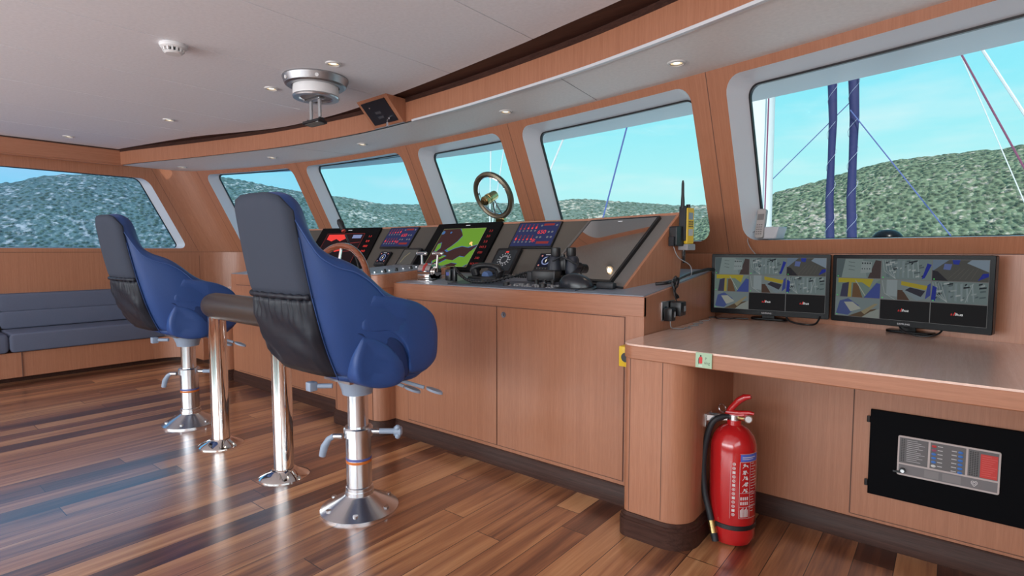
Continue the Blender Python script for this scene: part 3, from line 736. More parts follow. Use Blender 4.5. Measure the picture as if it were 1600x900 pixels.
for k, s_ in enumerate(('3.3', '3.0', '5.0', '043.3', '000', '240', 'ROUTE')): m.text(s_, .238, .115-.045*k, .026 if k < 6 else .022, .0008)
m.build('screen', t, smooth=0, recalc=False)
m = scr(T, .0168, WHT); m.rect(-.02, .02, .176, .183); m.build('badge', t, smooth=0, recalc=False)
# alarm panels
def alarm(T, name, label, w, h):
    t = device(name, T, label, 'alarm panel', w, h, .012, black, .003)
    m = scr(T, .0125, NVY); m.rect(-w/2+.008, w/2-.008, -h/2+.012, h/2-.008)
    for r_ in range(2):
        for c_ in range(5):
            x_ = -w/2+.032+.030*c_; y_ = h/2-.03-.088*r_
            m.use(REDD); m.rect(x_-.003, x_+.003, y_-.030, y_+.012, .0004)
            m.use(RED); k = (c_*3+r_*2) % 5; m.rect(x_-.006, x_+.006, y_-.028, y_-.028+.005+.007*(k % 3), .0008)
            m.use(GRY); m.disc(x_, y_-.042, .007, .0004, 10)
    m.use(REDD); m.rect(w*.12, w*.36, h/2-.034, h/2-.018, .0004); m.rect(w*.12, w*.40, -h/2+.03, -h/2+.048, .0004)
    m.use(RED); m.text('650', w*.14, .005, .042, .0008); m.text('*', -.0+w*.03, -h/2+.02, .07, .0008)
    m.use(GRY)
    for x_, y_ in ((w*.30, .018), (w*.38, .018), (w*.08, -.022), (w*.16, -.022), (w*.32, -.022), (w*.40, -.022), (w*.08, .07), (w*.42, .07)): m.disc(x_, y_, .008, .0004, 10)
    m.build('front_plate', t, smooth=0, recalc=False); return t
alarm(face_c(.335, .108), 'alarm_display', 'dark blue alarm panel with red lights left of the mirror black display', .325, .205)
alarm(face_c(1.62, .105), 'alarm_display', 'dark blue alarm panel with red lights left of the green chart display', .335, .20)
# repeater with ring of marks
T = face_c(.47, .315)
t = device('rudder_repeater', T, 'square black repeater with a ring of white marks and red digits', 'instrument', .185, .19, .022)
m = scr(T, .0225, flat((.035, .038, .045), .6)); m.rect(-.075, .075, -.078, .078); m.use(WHT)
for k in range(14):
    a = 2*PI*k/14
    for rr in (.033, .046): m.disc(rr*math.cos(a), .004+rr*math.sin(a), .0034, .0005, 8)
for k in range(16): m.line([(.026*math.cos(2*PI*k/16), .004+.026*math.sin(2*PI*k/16)), (.026*math.cos(2*PI*(k+1)/16), .004+.026*math.sin(2*PI*(k+1)/16))], .002, .0006)
m.use(RED); m.rect(-.012, .012, .058, .068, .0006); m.text('012', -.0, -.071, .026, .0006); m.build('screen', t, smooth=0, recalc=False)
# small compass displays
def compass(T, label):
    t = device('wind_display', T, label, 'instrument', .125, .128, .02)
    m = scr(T, .0205, flat((.008, .010, .03), .6)); m.rect(-.052, .052, -.036, .056); m.use(LTB)
    for rr, w_ in ((.026, .008),):
        for k in range(24): m.line([(rr*math.cos(2*PI*k/24), .008+rr*math.sin(2*PI*k/24)), (rr*math.cos(2*PI*(k+1)/24), .008+rr*math.sin(2*PI*(k+1)/24))], w_, .0005)
    m.use(flat((.85, .8, .65), .8)); m.poly([(0, .026), (.006, .008), (0, -.008), (-.006, .008)], .0008)
    m.use(flat((.8, .3, .25), .7))
    for sx in (-1, 1):
        for sy in (-1, 1): m.disc(sx*.039, .009+sy*.034, .006, .0006, 8)
    m.use(WHT); m.rect(-.018, .018, .049, .0535, .0006); m.use(GRY)
    for k in range(5): m.disc(-.04+.02*k, -.047, .0035, .0006, 8)
    m.build('screen', t, smooth=0, recalc=False)
compass(face_c(.155, .322), 'small black round dial display beside the binoculars')
compass(face_c(1.655, .312), 'small black round dial display left of the grey blank panel')
T = face_c(1.36, .305)
t = device('loudspeaker_panel', T, 'grey rectangular panel in a black frame left of the throttle levers', 'panel', .19, .165, .03)
m = scr(T, .0305, flat((.16, .15, .14), .5)); m.rect(-.078, .072, -.066, .066); m.use(flat((.4, .33, .2), .6)); m.line([(-.05, -.05), (-.035, 0), (0, .04)], .006, .0005); m.build('screen', t, smooth=0, recalc=False)
# radar to port
T = face_l(.30, .20)
t = device('radar_display', T, 'black radar display with red echoes behind the right pilot chair', 'display', .62, .405, .016, blackgloss)
m = scr(T, .0165, flat((.02, .008, .012), .6)); m.rect(-.22, .17, -.17, .14); m.use(RED)
m.poly([(-.20, .13), (-.02, .13), (-.0, .09), (-.05, .06), (-.10, .085), (-.14, .06), (-.2, .08)], .0005); m.poly([(-.12, .0), (-.03, .02), (.02, -.03), (-.05, -.05)], .0005)
m.use(REDD); m.line([(-.22, .14), (.17, .14), (.17, -.17), (-.22, -.17), (-.22, .14)], .003, .0006); m.line([(-.02, .03), (.16, .05)], .006, .0006); m.line([(.0, -.05), (.15, -.03)], .006, .0006)
m.use(RED)
for k, s_ in enumerate(('1.1', '0.9', '000', '043', '240')): m.text(s_, .235, .10-.05*k, .028, .0008)
m.use(LTB); m.rect(.06, .15, .09, .125, .0005); m.build('screen', t, smooth=0, recalc=False)
m = scr(T, .0168, WHT); m.rect(-.02, .02, .172, .179); m.build('badge', t, smooth=0, recalc=False)
# switched-off display in the right dash wing: mirror-like black glass
T = face_r(.315, .258)
mirror = principled('switched_off_screen', (.55, .50, .46), .03, 1)
t = device('blank_display', T, 'large switched off display mirroring the room at the right end of the dash', 'display', .50, .475, .018, black, .006)
m = scr(T, .0186, mirror); m.rect(-.238, .238, -.225, .225); m.build('screen', t, smooth=0, recalc=False)
m = scr(T, .0192, WHT); m.rect(-.016, .016, .205, .212); m.build('badge', t, smooth=0, recalc=False)

# ================================================================== PILOT CHAIRS
def make_chair(loc, label):
    t = thing('pilot_chair', label, 'chair', loc, 'blue pilot chairs')
    ox, oy = loc[0], loc[1]
    G = lambda x, y, z: Vector((ox+x, oy+y, z))
    # plan of the wrap-round shell (right half), with top and bottom heights and how far it leans aft
    #        x      y     top    bottom lean  thick
    half = [(.000, -.258, 1.312, .640, 1.0, .10), (.090, -.256, 1.310, .638, 1.0, .10), (.150, -.250, 1.296, .632, 1.0, .10), (.190, -.232, 1.245, .622, 1.0, .095),
            (.216, -.200, 1.135, .612, 1.0, .085), (.228, -.172, 1.098, .606, .97, .08), (.238, -.140, 1.078, .602, .93, .08), (.250, -.095, 1.062, .594, .88, .08), (.259, -.045, 1.022, .588, .82, .08),
            (.266, .000, .958, .584, .74, .08), (.272, .040, .925, .582, .62, .08), (.276, .072, .912, .582, .45, .08), (.280, .11, .90, .584, .28, .08), (.280, .14, .86, .59, .12, .08), (.276, .165, .80, .602, 0, .08), (.265, .182, .74, .63, 0, .07)]
    full = [(-p[0],)+p[1:] for p in half[:0:-1]]+half
    n = len(full)
    def pos(i, z, off):
        x, y, zt, zb, ln, th = full[i]
        a = full[max(i-1, 0)]; b = full[min(i+1, n-1)]
        d = Vector((b[0]-a[0], b[1]-a[1])).normalized(); nx, ny = d.y, -d.x     # outward
        k = max(0, (1.0-z))/.42; tuck = .05*max(0, (.80-z)/.22)**1.6 if z < .80 else 0
        sx = 1-(.035*max(0, (.78-z)/.2) if z < .78 else 0)
        hb = .02*math.sin(PI*min(1, max(0, (z-zb)/max(.05, zt-zb))))
        q = Vector((x*sx+nx*(off+hb-tuck*.15), y+ny*(off+hb)-(z-.62)*.235*ln*(1 if z < 1.0 else 1)))
        q.y += tuck*.9*max(0, ln-.3)
        return G(q.x, q.y, z)
    m = MB(leather); rings = []
    for i in range(n):
        zt, zb, th = full[i][2], full[i][3], full[i][5]; r = th/2
        ring = [pos(i, zb+.012, -.03)]
        for f_ in (.0, .06, .15, .3, .45, .6, .75, .9): ring.append(pos(i, zb+.015+(zt-r-zb-.015)*f_, 0))
        for a in (0, 25, 50, 75, 90, 105, 130, 155, 180): ring.append(pos(i, zt-r+r*math.sin(math.radians(a)), -r+r*math.cos(math.radians(a))))
        for f_ in (.85, .6, .35, .1): ring.append(pos(i, max(.70, .70+(zt-r-.70)*f_), -th))
        ring.append(pos(i, .66, -th)); ring.append(pos(i, zb+.03, -th+.01))
        rings.append(ring)
    m.loft(rings, caps=True); sh = m.build('shell', t, smooth=180)
    sb = sh.modifiers.new('subdivision', 'SUBSURF'); sb.levels = 1; sb.render_levels = 2
    # shell bottom
    m = MB(leather); bo = [pos(i, full[i][3]+.016, -.012) for i in range(n)]; cc = G(0, 0, .555)
    m.loft([[p.copy() for p in bo], [p.lerp(cc, .10)+Vector((0, 0, -.020)) for p in bo], [p.lerp(cc, .5)+Vector((0, 0, -.018)) for p in bo], [p.lerp(cc, .97) for p in bo]]); m.build('seat_underside', t, smooth=180)
    # charcoal panel on the upper back
    def skin(i0, i1, zfun, off, mat, name, parent, nz=10, thick=.012):
        m = MB(mat); rows = []
        for i in range(i0, i1+1):
            z0, z1 = zfun(i); rows.append([pos(i, z0+(z1-z0)*j/nz, off*min(1, math.sin(PI*min(j, nz-j)/nz)*3+.15)) for j in range(nz+1)])
        m.loft(rows, caps=False, closed=False); o = m.build(name, parent, smooth=180, recalc=False)
        s_ = o.modifiers.new('solid', 'SOLIDIFY'); s_.thickness = thick; s_.offset = 0; return o
    mid = n//2
    skin(mid-3, mid+3, lambda i: (.932, full[i][2]-.008), .007, fabric, 'back_panel', t)
    # gathered leather pocket under it
    m = MB(pocketm); rows = []; NI = 48
    for k in range(NI+1):
        f_ = (mid-3)+6*k/NI; i = min(int(f_), mid+2); fr = f_-i; col = []
        for j in range(13):
            z = .636+(.935-.636)*j/12; p = pos(i, z, 0).lerp(pos(i+1, z, 0), fr)
            c = G(0, .25, z); d = (p-c); d.z = 0; d.normalize()
            e = min(1, min(k, NI-k)/3)
            gather = .010*math.sin(k*1.75)*max(0, (j-8)/4) if j < 12 else .004*math.sin(k*1.75)
            sag = .030*math.sin(PI*j/12)**.8*e*(.75+.35*noise.noise(Vector((k*.11, j*.3, 4))))
            fold = .016*noise.noise(Vector((k*.10+j*.35, j*.25, 1.7)))*e*math.sin(PI*j/12)
            col.append(p+d*(.004+sag+gather*e+fold))
        rows.append(col)
    m.loft(rows, caps=False, closed=False); o = m.build('back_pocket', t, smooth=180, recalc=False)
    s_ = o.modifiers.new('solid', 'SOLIDIFY'); s_.thickness = .006; s_.offset = 0
    m = MB(pocketm); P = [pos(min(int(mid-3+6*k/24), mid+2), .938, 0).lerp(pos(min(int(mid-3+6*k/24), mid+2)+1, .938, 0), (mid-3+6*k/24)-min(int(mid-3+6*k/24), mid+2)) for k in range(25)]
    m.tube([p+(p-G(0, .25, .938)).normalized()*.012 for p in P], [.010+.003*math.sin(k*2.2) for k in range(25)], 8); m.build('pocket_hem', o, smooth=180)
    # arm pads and thigh pads on both sides
    def pad(sx, outline, x0, x1, mat, name, bev):
        m = MB(mat); P = [(p.x, p.y) for p in smooth_path([(a, b, 0) for a, b in outline+outline[:1]], 5)[:-1]]
        ca = sum(p[0] for p in P)/len(P); cb = sum(p[1] for p in P)/len(P); rings = []
        for f_, k in ((0, .95), (.0, 1.0), (.70, 1.0), (.88, .985), (.97, .955), (1.02, .90), (1.05, .75), (1.06, .4)):
            rings.append([G(sx*(x0+(x1-(1-min(1, max(0, (p[0]+.16)/.17)))*.026-x0)*f_), ca+(p[0]-ca)*k, cb+(p[1]-cb)*k) for p in P])
        m.loft(rings); return m.build(name, t, smooth=60)
    arm = [(-.115, .940), (-.15, .90), (-.17, .83), (-.15, .805), (-.07, .800), (-.01, .765), (.035, .695), (.040, .625), (.09, .608), (.145, .618), (.188, .655), (.198, .72), (.196, .785), (.170, .845), (.10, .893), (.02, .917), (-.06, .932)]
    thigh = [(-.16, .785), (-.19, .70), (-.18, .62), (-.11, .582), (-.03, .575), (.015, .595), (.022, .635), (.0, .69), (-.05, .74), (-.11, .775)]
    for sx in (1, -1):
        pad(sx, arm, .19, .293, leather, 'armrest', .02); pad(sx, thigh, .20, .289, leather, 'thigh_bolster', .02)
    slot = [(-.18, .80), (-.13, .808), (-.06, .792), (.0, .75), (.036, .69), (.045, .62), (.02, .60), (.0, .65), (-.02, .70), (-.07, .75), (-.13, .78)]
    for sx in (1, -1): pad(sx, slot, .22, .287, leather_shade, 'armrest_slot_shade', .01)  # added dark pieces draw the shade in the recess under each armrest
    # cushion
    m = MB(leather); m.rbox(ox-.20, ox+.20, oy-.20, oy+.20, .60, .745, .05, 4); m.build('seat_cushion', t, smooth=60)
    m = MB(leather); m.rbox(ox-.17, ox+.17, oy+.18, oy+.235, .655, .765, .025, 3); m.build('knee_roll', t, smooth=60)
    # stitched piping: along the shell edge and the panel joints
    m = MB(piping); e0 = [pos(i, full[i][2]-.040, .003) for i in range(mid+3, n-4)]; m.tube(smooth_path(e0, 3), .0026, 5)
    for i in (mid+3,): m.tube([pos(i, .62+(full[i][2]-.10-.62)*j/14, .0035) for j in range(15)], .0024, 5)
    m.build('piping', sh, smooth=180)
    # pedestal
    m = MB(satin); m.lathe([(.163, 0), (.163, .008), (.15, .016), (.066, .062), (.060, .068), (.060, .085), (.0, .085)], G(0, 0, 0), n=40)
    fl = m.build('base_flange', t, smooth=30)
    for k in range(6):
        a = k*PI/3+.3; m = MB(steel); m.cyl(G(.135*math.cos(a), .135*math.sin(a), .018), G(.135*math.cos(a), .135*math.sin(a), .029), .011, n=10); m.build('bolt', fl)
    m = MB(satin); m.lathe([(.0, .06), (.056, .06), (.056, .10), (.0525, .103), (.0525, .325), (.0, .325)], G(0, 0, 0), n=36); m.build('lower_post', t, smooth=30)
    m = MB(flat((.62, .16, .02), .0) if False else principled('orange_label', (.62, .16, .03), .4)); m.lathe([(.0528, .205), (.0532, .205), (.0532, .216), (.0528, .216)], G(0, 0, 0), n=36)
    m.use(principled('label_blue', (.10, .12, .35), .4)); m.lathe([(.0528, .218), (.0531, .218), (.0531, .228), (.0528, .228)], G(0, 0, 0), n=36); m.build('label_band', t, smooth=30)
    m = MB(satin); m.lathe([(.05, .318), (.061, .318), (.061, .352), (.056, .358), (.044, .358)], G(0, 0, 0), n=36); m.build('clamp_collar', t, smooth=30)
    m = MB(satin); m.cyl(G(0, 0, .30), G(0, 0, .545), .0425, n=36); m.build('upper_post', t, smooth=30)
    rv = Vector((.78, .63, 0))
    m = MB(satin); p0 = G(0, 0, .335)+rv*.055; m.cyl(p0, p0+rv*.035, .011, n=12); m.use(lever_m); m.cyl(p0+rv*.035, p0+rv*.10, .012, n=12)
    for a in range(3):
        w = Vector((-rv.y, rv.x, 0))*math.cos(a*2.09)+Vector((0, 0, 1))*math.sin(a*2.09); m.cyl(p0+rv*.10, p0+rv*.128+w*.004, .02, .019, 10); m.ell(p0+rv*.114+w*.02, .013, .013, .013, 10, 6)
    m.build('clamp_knob', t, smooth=40)
    m = MB(satin); q0 = G(0, 0, .325)-rv*.055+Vector((.02, -.03, 0)); m.cyl(q0, q0-rv*.035, .012, n=12)
    m.use(lever_m); m.tube([q0-rv*.035, q0-rv*.055+Vector((0, 0, -.012)), q0-rv*.075+Vector((0, 0, -.045)), q0-rv*.085+Vector((0, 0, -.085))], [.012, .013, .016, .014], 10); m.build('height_lever', t, smooth=60)
    m = MB(lever_m); m.lathe([(.0, .50), (.062, .50), (.066, .52), (.085, .565), (.0, .57)], G(0, 0, 0), n=30); m.use(steel); m.box(ox-.09, ox+.09, oy-.10, oy+.10, .566, .58); m.build('swivel_mount', t, smooth=30)
    for (a, b, l) in ((.05, .10, .125), (.12, .13, .15)):
        p = G(a, b, .548); d = Vector((.80, .58, 0)); m = MB(lever_m)
        m.tube([p, p+d*.035+Vector((0, 0, -.010)), p+d*l*.7+Vector((0, 0, -.030))], .008, 8)
        c = p+d*l+Vector((0, 0, -.043)); w = Vector((-d.y, d.x, 0)); rg = []
        for zz in (-.005, .005): rg.append([c+d*.036*math.cos(2*PI*k/16)+w*.021*math.sin(2*PI*k/16)+Vector((0, 0, zz-.012*math.cos(2*PI*k/16))) for k in range(16)])
        m.loft(rg); m.build('seat_lever', t, smooth=40)
    m = MB(lever_m); p = G(-.03, -.10, .545); d = Vector((-.75, -.66, 0)); m.cyl(p, p+d*.06, .010, n=10); m.rbox(p.x+d.x*.085-.018, p.x+d.x*.085+.018, p.y+d.y*.085-.018, p.y+d.y*.085+.018, .525, .563, .005, 2); m.build('tilt_knob', t, smooth=40)
    return t
ch = make_chair((-1.945, 1.372, 0), 'blue leather pilot chair in front, nearest the middle of the picture')
dup(ch, (-3.775, 1.40, 0), 'blue leather pilot chair farther back, beside the grey bench')

# ================================================================== PADDED HAND RAIL BETWEEN THE CHAIRS
t = thing('hand_rail', 'brown padded rail on two chrome posts between the pilot chairs', 'rail', (-2.865, 1.345, 0))
m = MB(railm); RZ = .793; pts = []
m.tube([(-3.285, 1.345, RZ), (-3.278, 1.345, RZ), (-3.255, 1.345, RZ), (-3.22, 1.345, RZ)]+[(-3.2+.68*i/8, 1.345, RZ) for i in range(9)]+[(-2.46, 1.345, RZ), (-2.44, 1.345, RZ), (-2.435, 1.345, RZ)],
       [.03, .052, .068, .072]+[.073]*9+[.072, .055, .03], 24); m.build('padded_bar', t, smooth=60)
for xx in (-3.212, -2.52):
    m = MB(chrome); m.lathe([(.118, 0), (.118, .004), (.108, .012), (.060, .034), (.056, .036), (.0, .036)], (xx, 1.345, 0), n=40); m.build('floor_flange', t, smooth=30)
    m = MB(chrome); m.cyl((xx, 1.345, .02), (xx, 1.345, .735), .046, n=36); m.build('post', t)

# ================================================================== BENCH
b = thing('bench', 'long built-in bench with grey blue cushions along the port side', 'bench', (-6.3, .0, 0))
def L_path(front, yc, r, xe):
    """front edge running forward, then a concave turn to starboard"""
    return [(front, -2.9), (front, yc-r)]+[(front+r-r*math.cos(a), yc-r+r*math.sin(a)) for a in [PI/2*i/10 for i in range(11)]]+[(xe, yc)]
def slab(path_pts, xb, yb, z0, z1, mat, name, par, bev=0):
    m = MB(mat); poly = path_pts+[(path_pts[-1][0], yb), (xb, yb), (xb, -2.9)]
    m.prism(poly[::-1], (0, 0, z0), (1, 0, 0), (0, 1, 0), (0, 0, z1-z0)); return m.build(name, par, smooth=40, bevel=bev, bseg=3)
slab(L_path(-6.06, 2.22, .28, -5.63), -6.54, 2.62, .042, .255, beech_z, 'wooden_base', b, .004)
slab(L_path(-6.12, 2.27, .28, -5.63), -6.54, 2.62, 0, .05, wenge, 'toe_kick', b)
for yy in (.965, 2.05):
    m = MB(seam_m); m.box(-6.0612, -6.05, yy-.002, yy+.002, .044, .254); m.build('panel_seam', b)
def cushion(y0, y1, xb, xf, z0, z1, name, lean=0):
    m = MB(benchm); d = .016; prof = []
    for a in range(0, 91, 18): prof.append((xf-d+d*math.sin(math.radians(a)), z1-d+d*math.cos(math.radians(a))))
    for a in range(90, 181, 18): prof.append((xf-d+d*math.sin(math.radians(a)), z0+d+d*math.cos(math.radians(a))))
    prof += [(xb, z0), (xb, z1)]
    rows = []
    for y, k in ((y0, .6), (y0+.012, .92), (y0+.03, 1), (y1-.03, 1), (y1-.012, .92), (y1, .6)):
        cx = (xb+xf)/2; cz = (z0+z1)/2; rows.append([(cx+(p[0]-cx)*(1-(1-k)*.1)+lean*(p[1]-z0), y, cz+(p[1]-cz)*k) for p in prof])
    m.loft(rows); return m.build(name, b, smooth=50)
for y0, y1 in ((-2.85, -1.0), (-1.0, .888), (.891, 2.55)):
    cushion(y0, y1, -6.5, -6.03, .257, .415, 'seat_cushion')
    cushion(y0, y1, -6.52, -6.40, .418, .572, 'back_cushion', -.12); cushion(y0, y1, -6.53, -6.42, .566, .722, 'back_cushion', -.12)

# ================================================================== PORT DESK (only its end shows behind the chairs)
pd = thing('desk', 'beech desk end with rounded column behind the chairs beside the bench', 'desk', (-4.9, 2.3, 0))
def column(par, x0, x1, y0, y1, z1, r, rl=None):
    rl = rl or r
    ol = [(x0, y1), (x0, y0+rl)]+arc(x0+rl, y0+rl, rl, 180, 270, 8)+arc(x1-r, y0+r, r, 270, 360, 8)+[(x1, y1)]
    m = MB(beech_z); m.loft([[(p[0], p[1], z) for p in ol] for z in (.02, z1)]); c = m.build('column', par, smooth=40)
    m = MB(seam_m)
    for xx in (x0+max(rl, .03), x1-r-.003): m.box(xx-.0012, xx+.0012, y0-.0008, y0+.003, .10, z1)
    m.build('panel_seam', c)
    m = MB(wenge); rows = []
    for z, o in ((0, .016), (.066, .016), (.069, .012), (.078, .012), (.081, .008), (.094, .006), (.094, -.002)):
        q = [(x0-o, y1), (x0-o, y0+rl)]+arc(x0+rl, y0+rl, rl+o, 180, 270, 8)+arc(x1-r, y0+r, r+o, 270, 360, 8)+[(x1+o, y1)]; rows.append([(p[0], p[1], z) for p in q])
    m.loft(rows); m.build('plinth', par, smooth=40)
column(pd, -5.0, -4.745, 2.03, 2.6, .70, .07)
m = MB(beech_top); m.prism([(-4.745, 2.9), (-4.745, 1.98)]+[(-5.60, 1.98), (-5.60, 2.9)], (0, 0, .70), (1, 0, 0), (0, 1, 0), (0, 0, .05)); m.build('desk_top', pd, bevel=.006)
m = MB(beech_z); m.box(-5.6, -5.0, 2.42, 2.46, 0, .70); m.build('back_panel', pd)

# ================================================================== STARBOARD DESK
dk = thing('desk', 'wide beech desk under the camera monitors on the right', 'desk', (-.1, 2.4, 0))
R_ = .065
ol = [(-.985, 2.092), (-.985, 1.875+R_)]+arc(-.985+R_, 1.875+R_, R_, 180, 270, 8)+[(1.04, 1.855)]+[(1.04, S(1.04)+.40)]
xs = [.9, .6, .3, 0, -.3, -.6, -.985]; ol += [(q, S(q)+.428) for q in xs]
m = MB(beech_x); ol2 = ol
m.loft([[(p[0], p[1], .694) for p in ol2], [(p[0], p[1], .746) for p in ol2]]); m.build('desk_edge', dk, smooth=40, bevel=.004)
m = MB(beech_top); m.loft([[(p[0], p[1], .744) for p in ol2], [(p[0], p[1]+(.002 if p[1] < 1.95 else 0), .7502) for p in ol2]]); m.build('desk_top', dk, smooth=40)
column(dk, -.972, -.715, 1.888, 2.42, .694, .095, .03)
m = MB(beech_z); m.box(-.72, 1.04, 2.40, 2.43, .02, .694); m.build('back_panel', dk)
m = MB(seam_m); m.box(-.2745, -.2705, 2.3985, 2.402, .10, .694); m.box(-.271, 1.04, 2.3985, 2.402, .098, .1005); m.build('panel_seam', dk)
plinth(dk, [(-.71, 2.40), (0, 2.40), (1.04, 2.40)], .088)
# ------------------------------------------------------------------ fire alarm cabinet set into the desk front
cp = thing('alarm_cabinet', 'black cabinet door with grey fire alarm panel under the desk', 'alarm panel', (.2, 2.398, .2))
m = MB(principled('black_matte', (.003, .003, .004), .6, spec=.06)); m.box(-.217, .66, 2.386, 2.399, .197, .516); m.build('cabinet_plate', cp, bevel=.002)
for zz in (.478, .238):
    m = MB(black); m.cyl((-.222, 2.388, zz-.011), (-.222, 2.388, zz+.011), .006, n=10); m.build('hinge', cp)
T = frame(Vector((.009, 2.386, .366)), (1, 0, 0), (0, 0, 1))
m = MB(principled('panel_frame', (.50, .42, .40), .4)); m.T = T; m.prism(rrect(-.139, .139, -.072, .072, .006, 3), (0, 0, -.001), (1, 0, 0), (0, 1, 0), (0, 0, .006)); pf = m.build('panel_frame', cp)
PG = paint((.125, .115, .118)); PG2 = paint((.17, .155, .16)); m = MB(PG); m.T = T @ Matrix.Translation((0, 0, .0055))
m.rect(-.134, -.052, -.026, .066); m.rect(-.046, .050, -.026, .066); m.rect(.056, .134, -.026, .066); m.use(PG2); m.rect(-.134, .134, -.066, -.032)
m.use(paint((.22, .20, .20))); m.rect(-.06, -.02, -.062, -.036, .0004); m.rect(-.01, .04, -.062, -.036, .0004)
m.use(paint((.03, .03, .03)))
for a in range(14): m.disc(-.127, .060-.006*a, .0022, .0004, 6); m.disc(-.121, .060-.006*a, .0022, .0004, 6)
for a in range(14):
    for c_ in range(4): m.disc(.062+.0062*c_, .058-.006*a, .0024, .0004, 6)
m.use(paint((.5, .48, .48)))
for a in range(12): m.rect(-.113, -.113+.03+.022*((a*7) % 5)/4, .058-.0068*a, .0595-.0068*a, .0004)
for a in range(6): m.rect(-.026, -.012, .054-.014*a, .057-.014*a, .0004); m.rect(.012, .026, .047-.014*a, .050-.014*a, .0004)
m.use(paint((.55, .04, .035))); m.rect(.088, .132, -.024, .056, .0005); m.use(paint((.65, .12, .10)))
for a in range(10): m.rect(.092, .092+.024+.014*((a*3) % 4)/3, .049-.0072*a, .0505-.0072*a, .0008)
m.use(paint((.62, .58, .58))); hp = [(.0, -.012), (.008, -.003), (.008, .003), (.0045, .005), (0, .002), (-.0045, .005), (-.008, .003), (-.008, -.003), (0, -.012)]
m.line([(.075+q[0]*.95, -.046+q[1]*1.1) for q in hp], .0018, .0006); m.line([(.075+q[0]*.5, -.047+q[1]*.55) for q in hp], .0014, .0006)
m.build('panel_face', cp, smooth=0, recalc=False)
for a in range(6):
    for xx, c in ((-.036, [(.5, .03, .03), (.3, .06, .12), (.04, .16, .50), (.04, .16, .50), (.04, .16, .50), (.6, .58, .56)][a]), (.036, (.04, .16, .50))):
        m = MB(paint(c)); m.T = T; zz = .054-.014*a-(0 if xx < 0 else .006); m.loft([[(xx+rr*1.5*math.cos(2*PI*k/14), zz+rr*math.sin(2*PI*k/14), z) for k in range(14)] for rr, z in ((.0046, .005), (.0046, .0075), (.003, .0085))]); m.build('button', cp)
m = MB(black); m.T = T; m.cyl((-.122, -.052, .004), (-.122, -.052, .018), .009, n=14); m.use(steel); m.cyl((-.122, -.052, .018), (-.122, -.052, .0215), .006, n=12); m.use(black); m.box(-.15, -.125, -.062, -.056, .012, .016); m.build('key_switch', cp)
# sign on the desk edge
T = frame(Vector((-.657, 1.8675, .7235)), (1, -.01, 0), (0, 0, 1))
m = MB(paint((.36, .50, .34), .4)); m.T = T; m.box(-.028, .028, -.026, .026, -.003, .0012); m.use(paint((.55, .03, .03)))
m.poly(rrect(-.016, -.004, -.012, .012, .004, 3), .0018); m.use(paint((.03, .02, .02))); m.rect(-.0125, -.0075, .012, .018, .0018); m.line([(-.016, .008), (-.018, -.004), (-.016, -.014)], .002, .0019)
m.use(paint((.12, .16, .12))); m.text('P', .008, .002, .014, .0018); m.text('6kg', .012, -.012, .014, .0018); m.use(paint((.5, .58, .5))); m.rect(-.017, -.004, -.022, -.016, .0018)
rebase(tag(m.build('extinguisher_sign', smooth=0, recalc=False), 'small green extinguisher sign stuck on the desk edge', 'sign'), (-.657, 1.8675, .698))
# yellow switch box on the desk column
t = thing('emergency_switch', 'yellow box with black button tucked beside the desk corner', 'switch', (-.99, 1.97, .66))
m = MB(yellow_pl); m.rbox(-1.028, -.955, 1.955, 2.02, .640, .722, .004, 2); m.build('housing', t); m = MB(black); m.cyl((-.994, 1.957, .680), (-.994, 1.947, .680), .019, n=18); m.build('button', t)

# ================================================================== FIRE EXTINGUISHER
ex = thing('fire_extinguisher', 'red fire extinguisher standing on the floor under the desk', 'extinguisher', (-.622, 2.11, 0))
EX, EY = -.622, 2.11; r = .083
m = MB(red_paint); m.lathe([(.0, .006), (.060, .004), (.072, .010), (r, .035), (r, .355), (.080, .385), (.070, .412), (.052, .434), (.032, .446), (.026, .448), (.026, .466), (.0, .466)], (EX, EY, 0), n=48); m.build('cylinder', ex, smooth=30)
m = MB(black); m.lathe([(r+.001, .072), (r+.003, .074), (r+.003, .088), (r+.001, .09)], (EX, EY, 0), n=48); m.build('strap_band', ex)
m = MB(satin); m.cyl((EX, EY, .462), (EX, EY, .485), .022, n=20); m.use(brass); m.cyl((EX, EY, .474), (EX+.052, EY-.012, .480), .010, n=12); m.build('valve', ex)
m = MB(white_pl); g0 = Vector((EX+.052, EY-.012, .480)); gd = Vector((.55, -.83, 0)); m.cyl(g0-gd*.006, g0+gd*.010, .011, n=20); m.use(satin); m.cyl(g0-gd*.008, g0+gd*.008, .015, n=20); m.build('pressure_gauge', ex)
m = MB(red_paint)
m.loft([[Vector((EX, EY, .484))+Vector((a*.035+.006, b*.012, c)) for a, b, c in q] for q in ([(-1, -1, 0), (-1, 1, 0), (1, 1, 0), (1, -1, 0)], [(-1, -1, .012), (-1, 1, .012), (.9, 1, .014), (.9, -1, .014)])])
m.tube([(EX-.020, EY, .494), (EX-.005, EY, .515), (EX+.015, EY, .540), (EX+.036, EY, .556), (EX+.058, EY, .562)], [.011, .012, .013, .0125, .008], 10); m.build('squeeze_handle', ex, smooth=50)
m = MB(red_paint); m.tube([(EX-.03, EY-.004, .490), (EX+.02, EY-.004, .494), (EX+.055, EY-.004, .502), (EX+.072, EY-.004, .500)], [.010, .010, .008, .006], 8); m.build('carry_handle', ex, smooth=50)
m = MB(satin); m.ring((EX-.042, EY-.010, .503), (.35, .93, .1), .016, .0022, 24, 6); m.build('safety_pin', ex)
hd = Vector((-.80, -.60, 0))
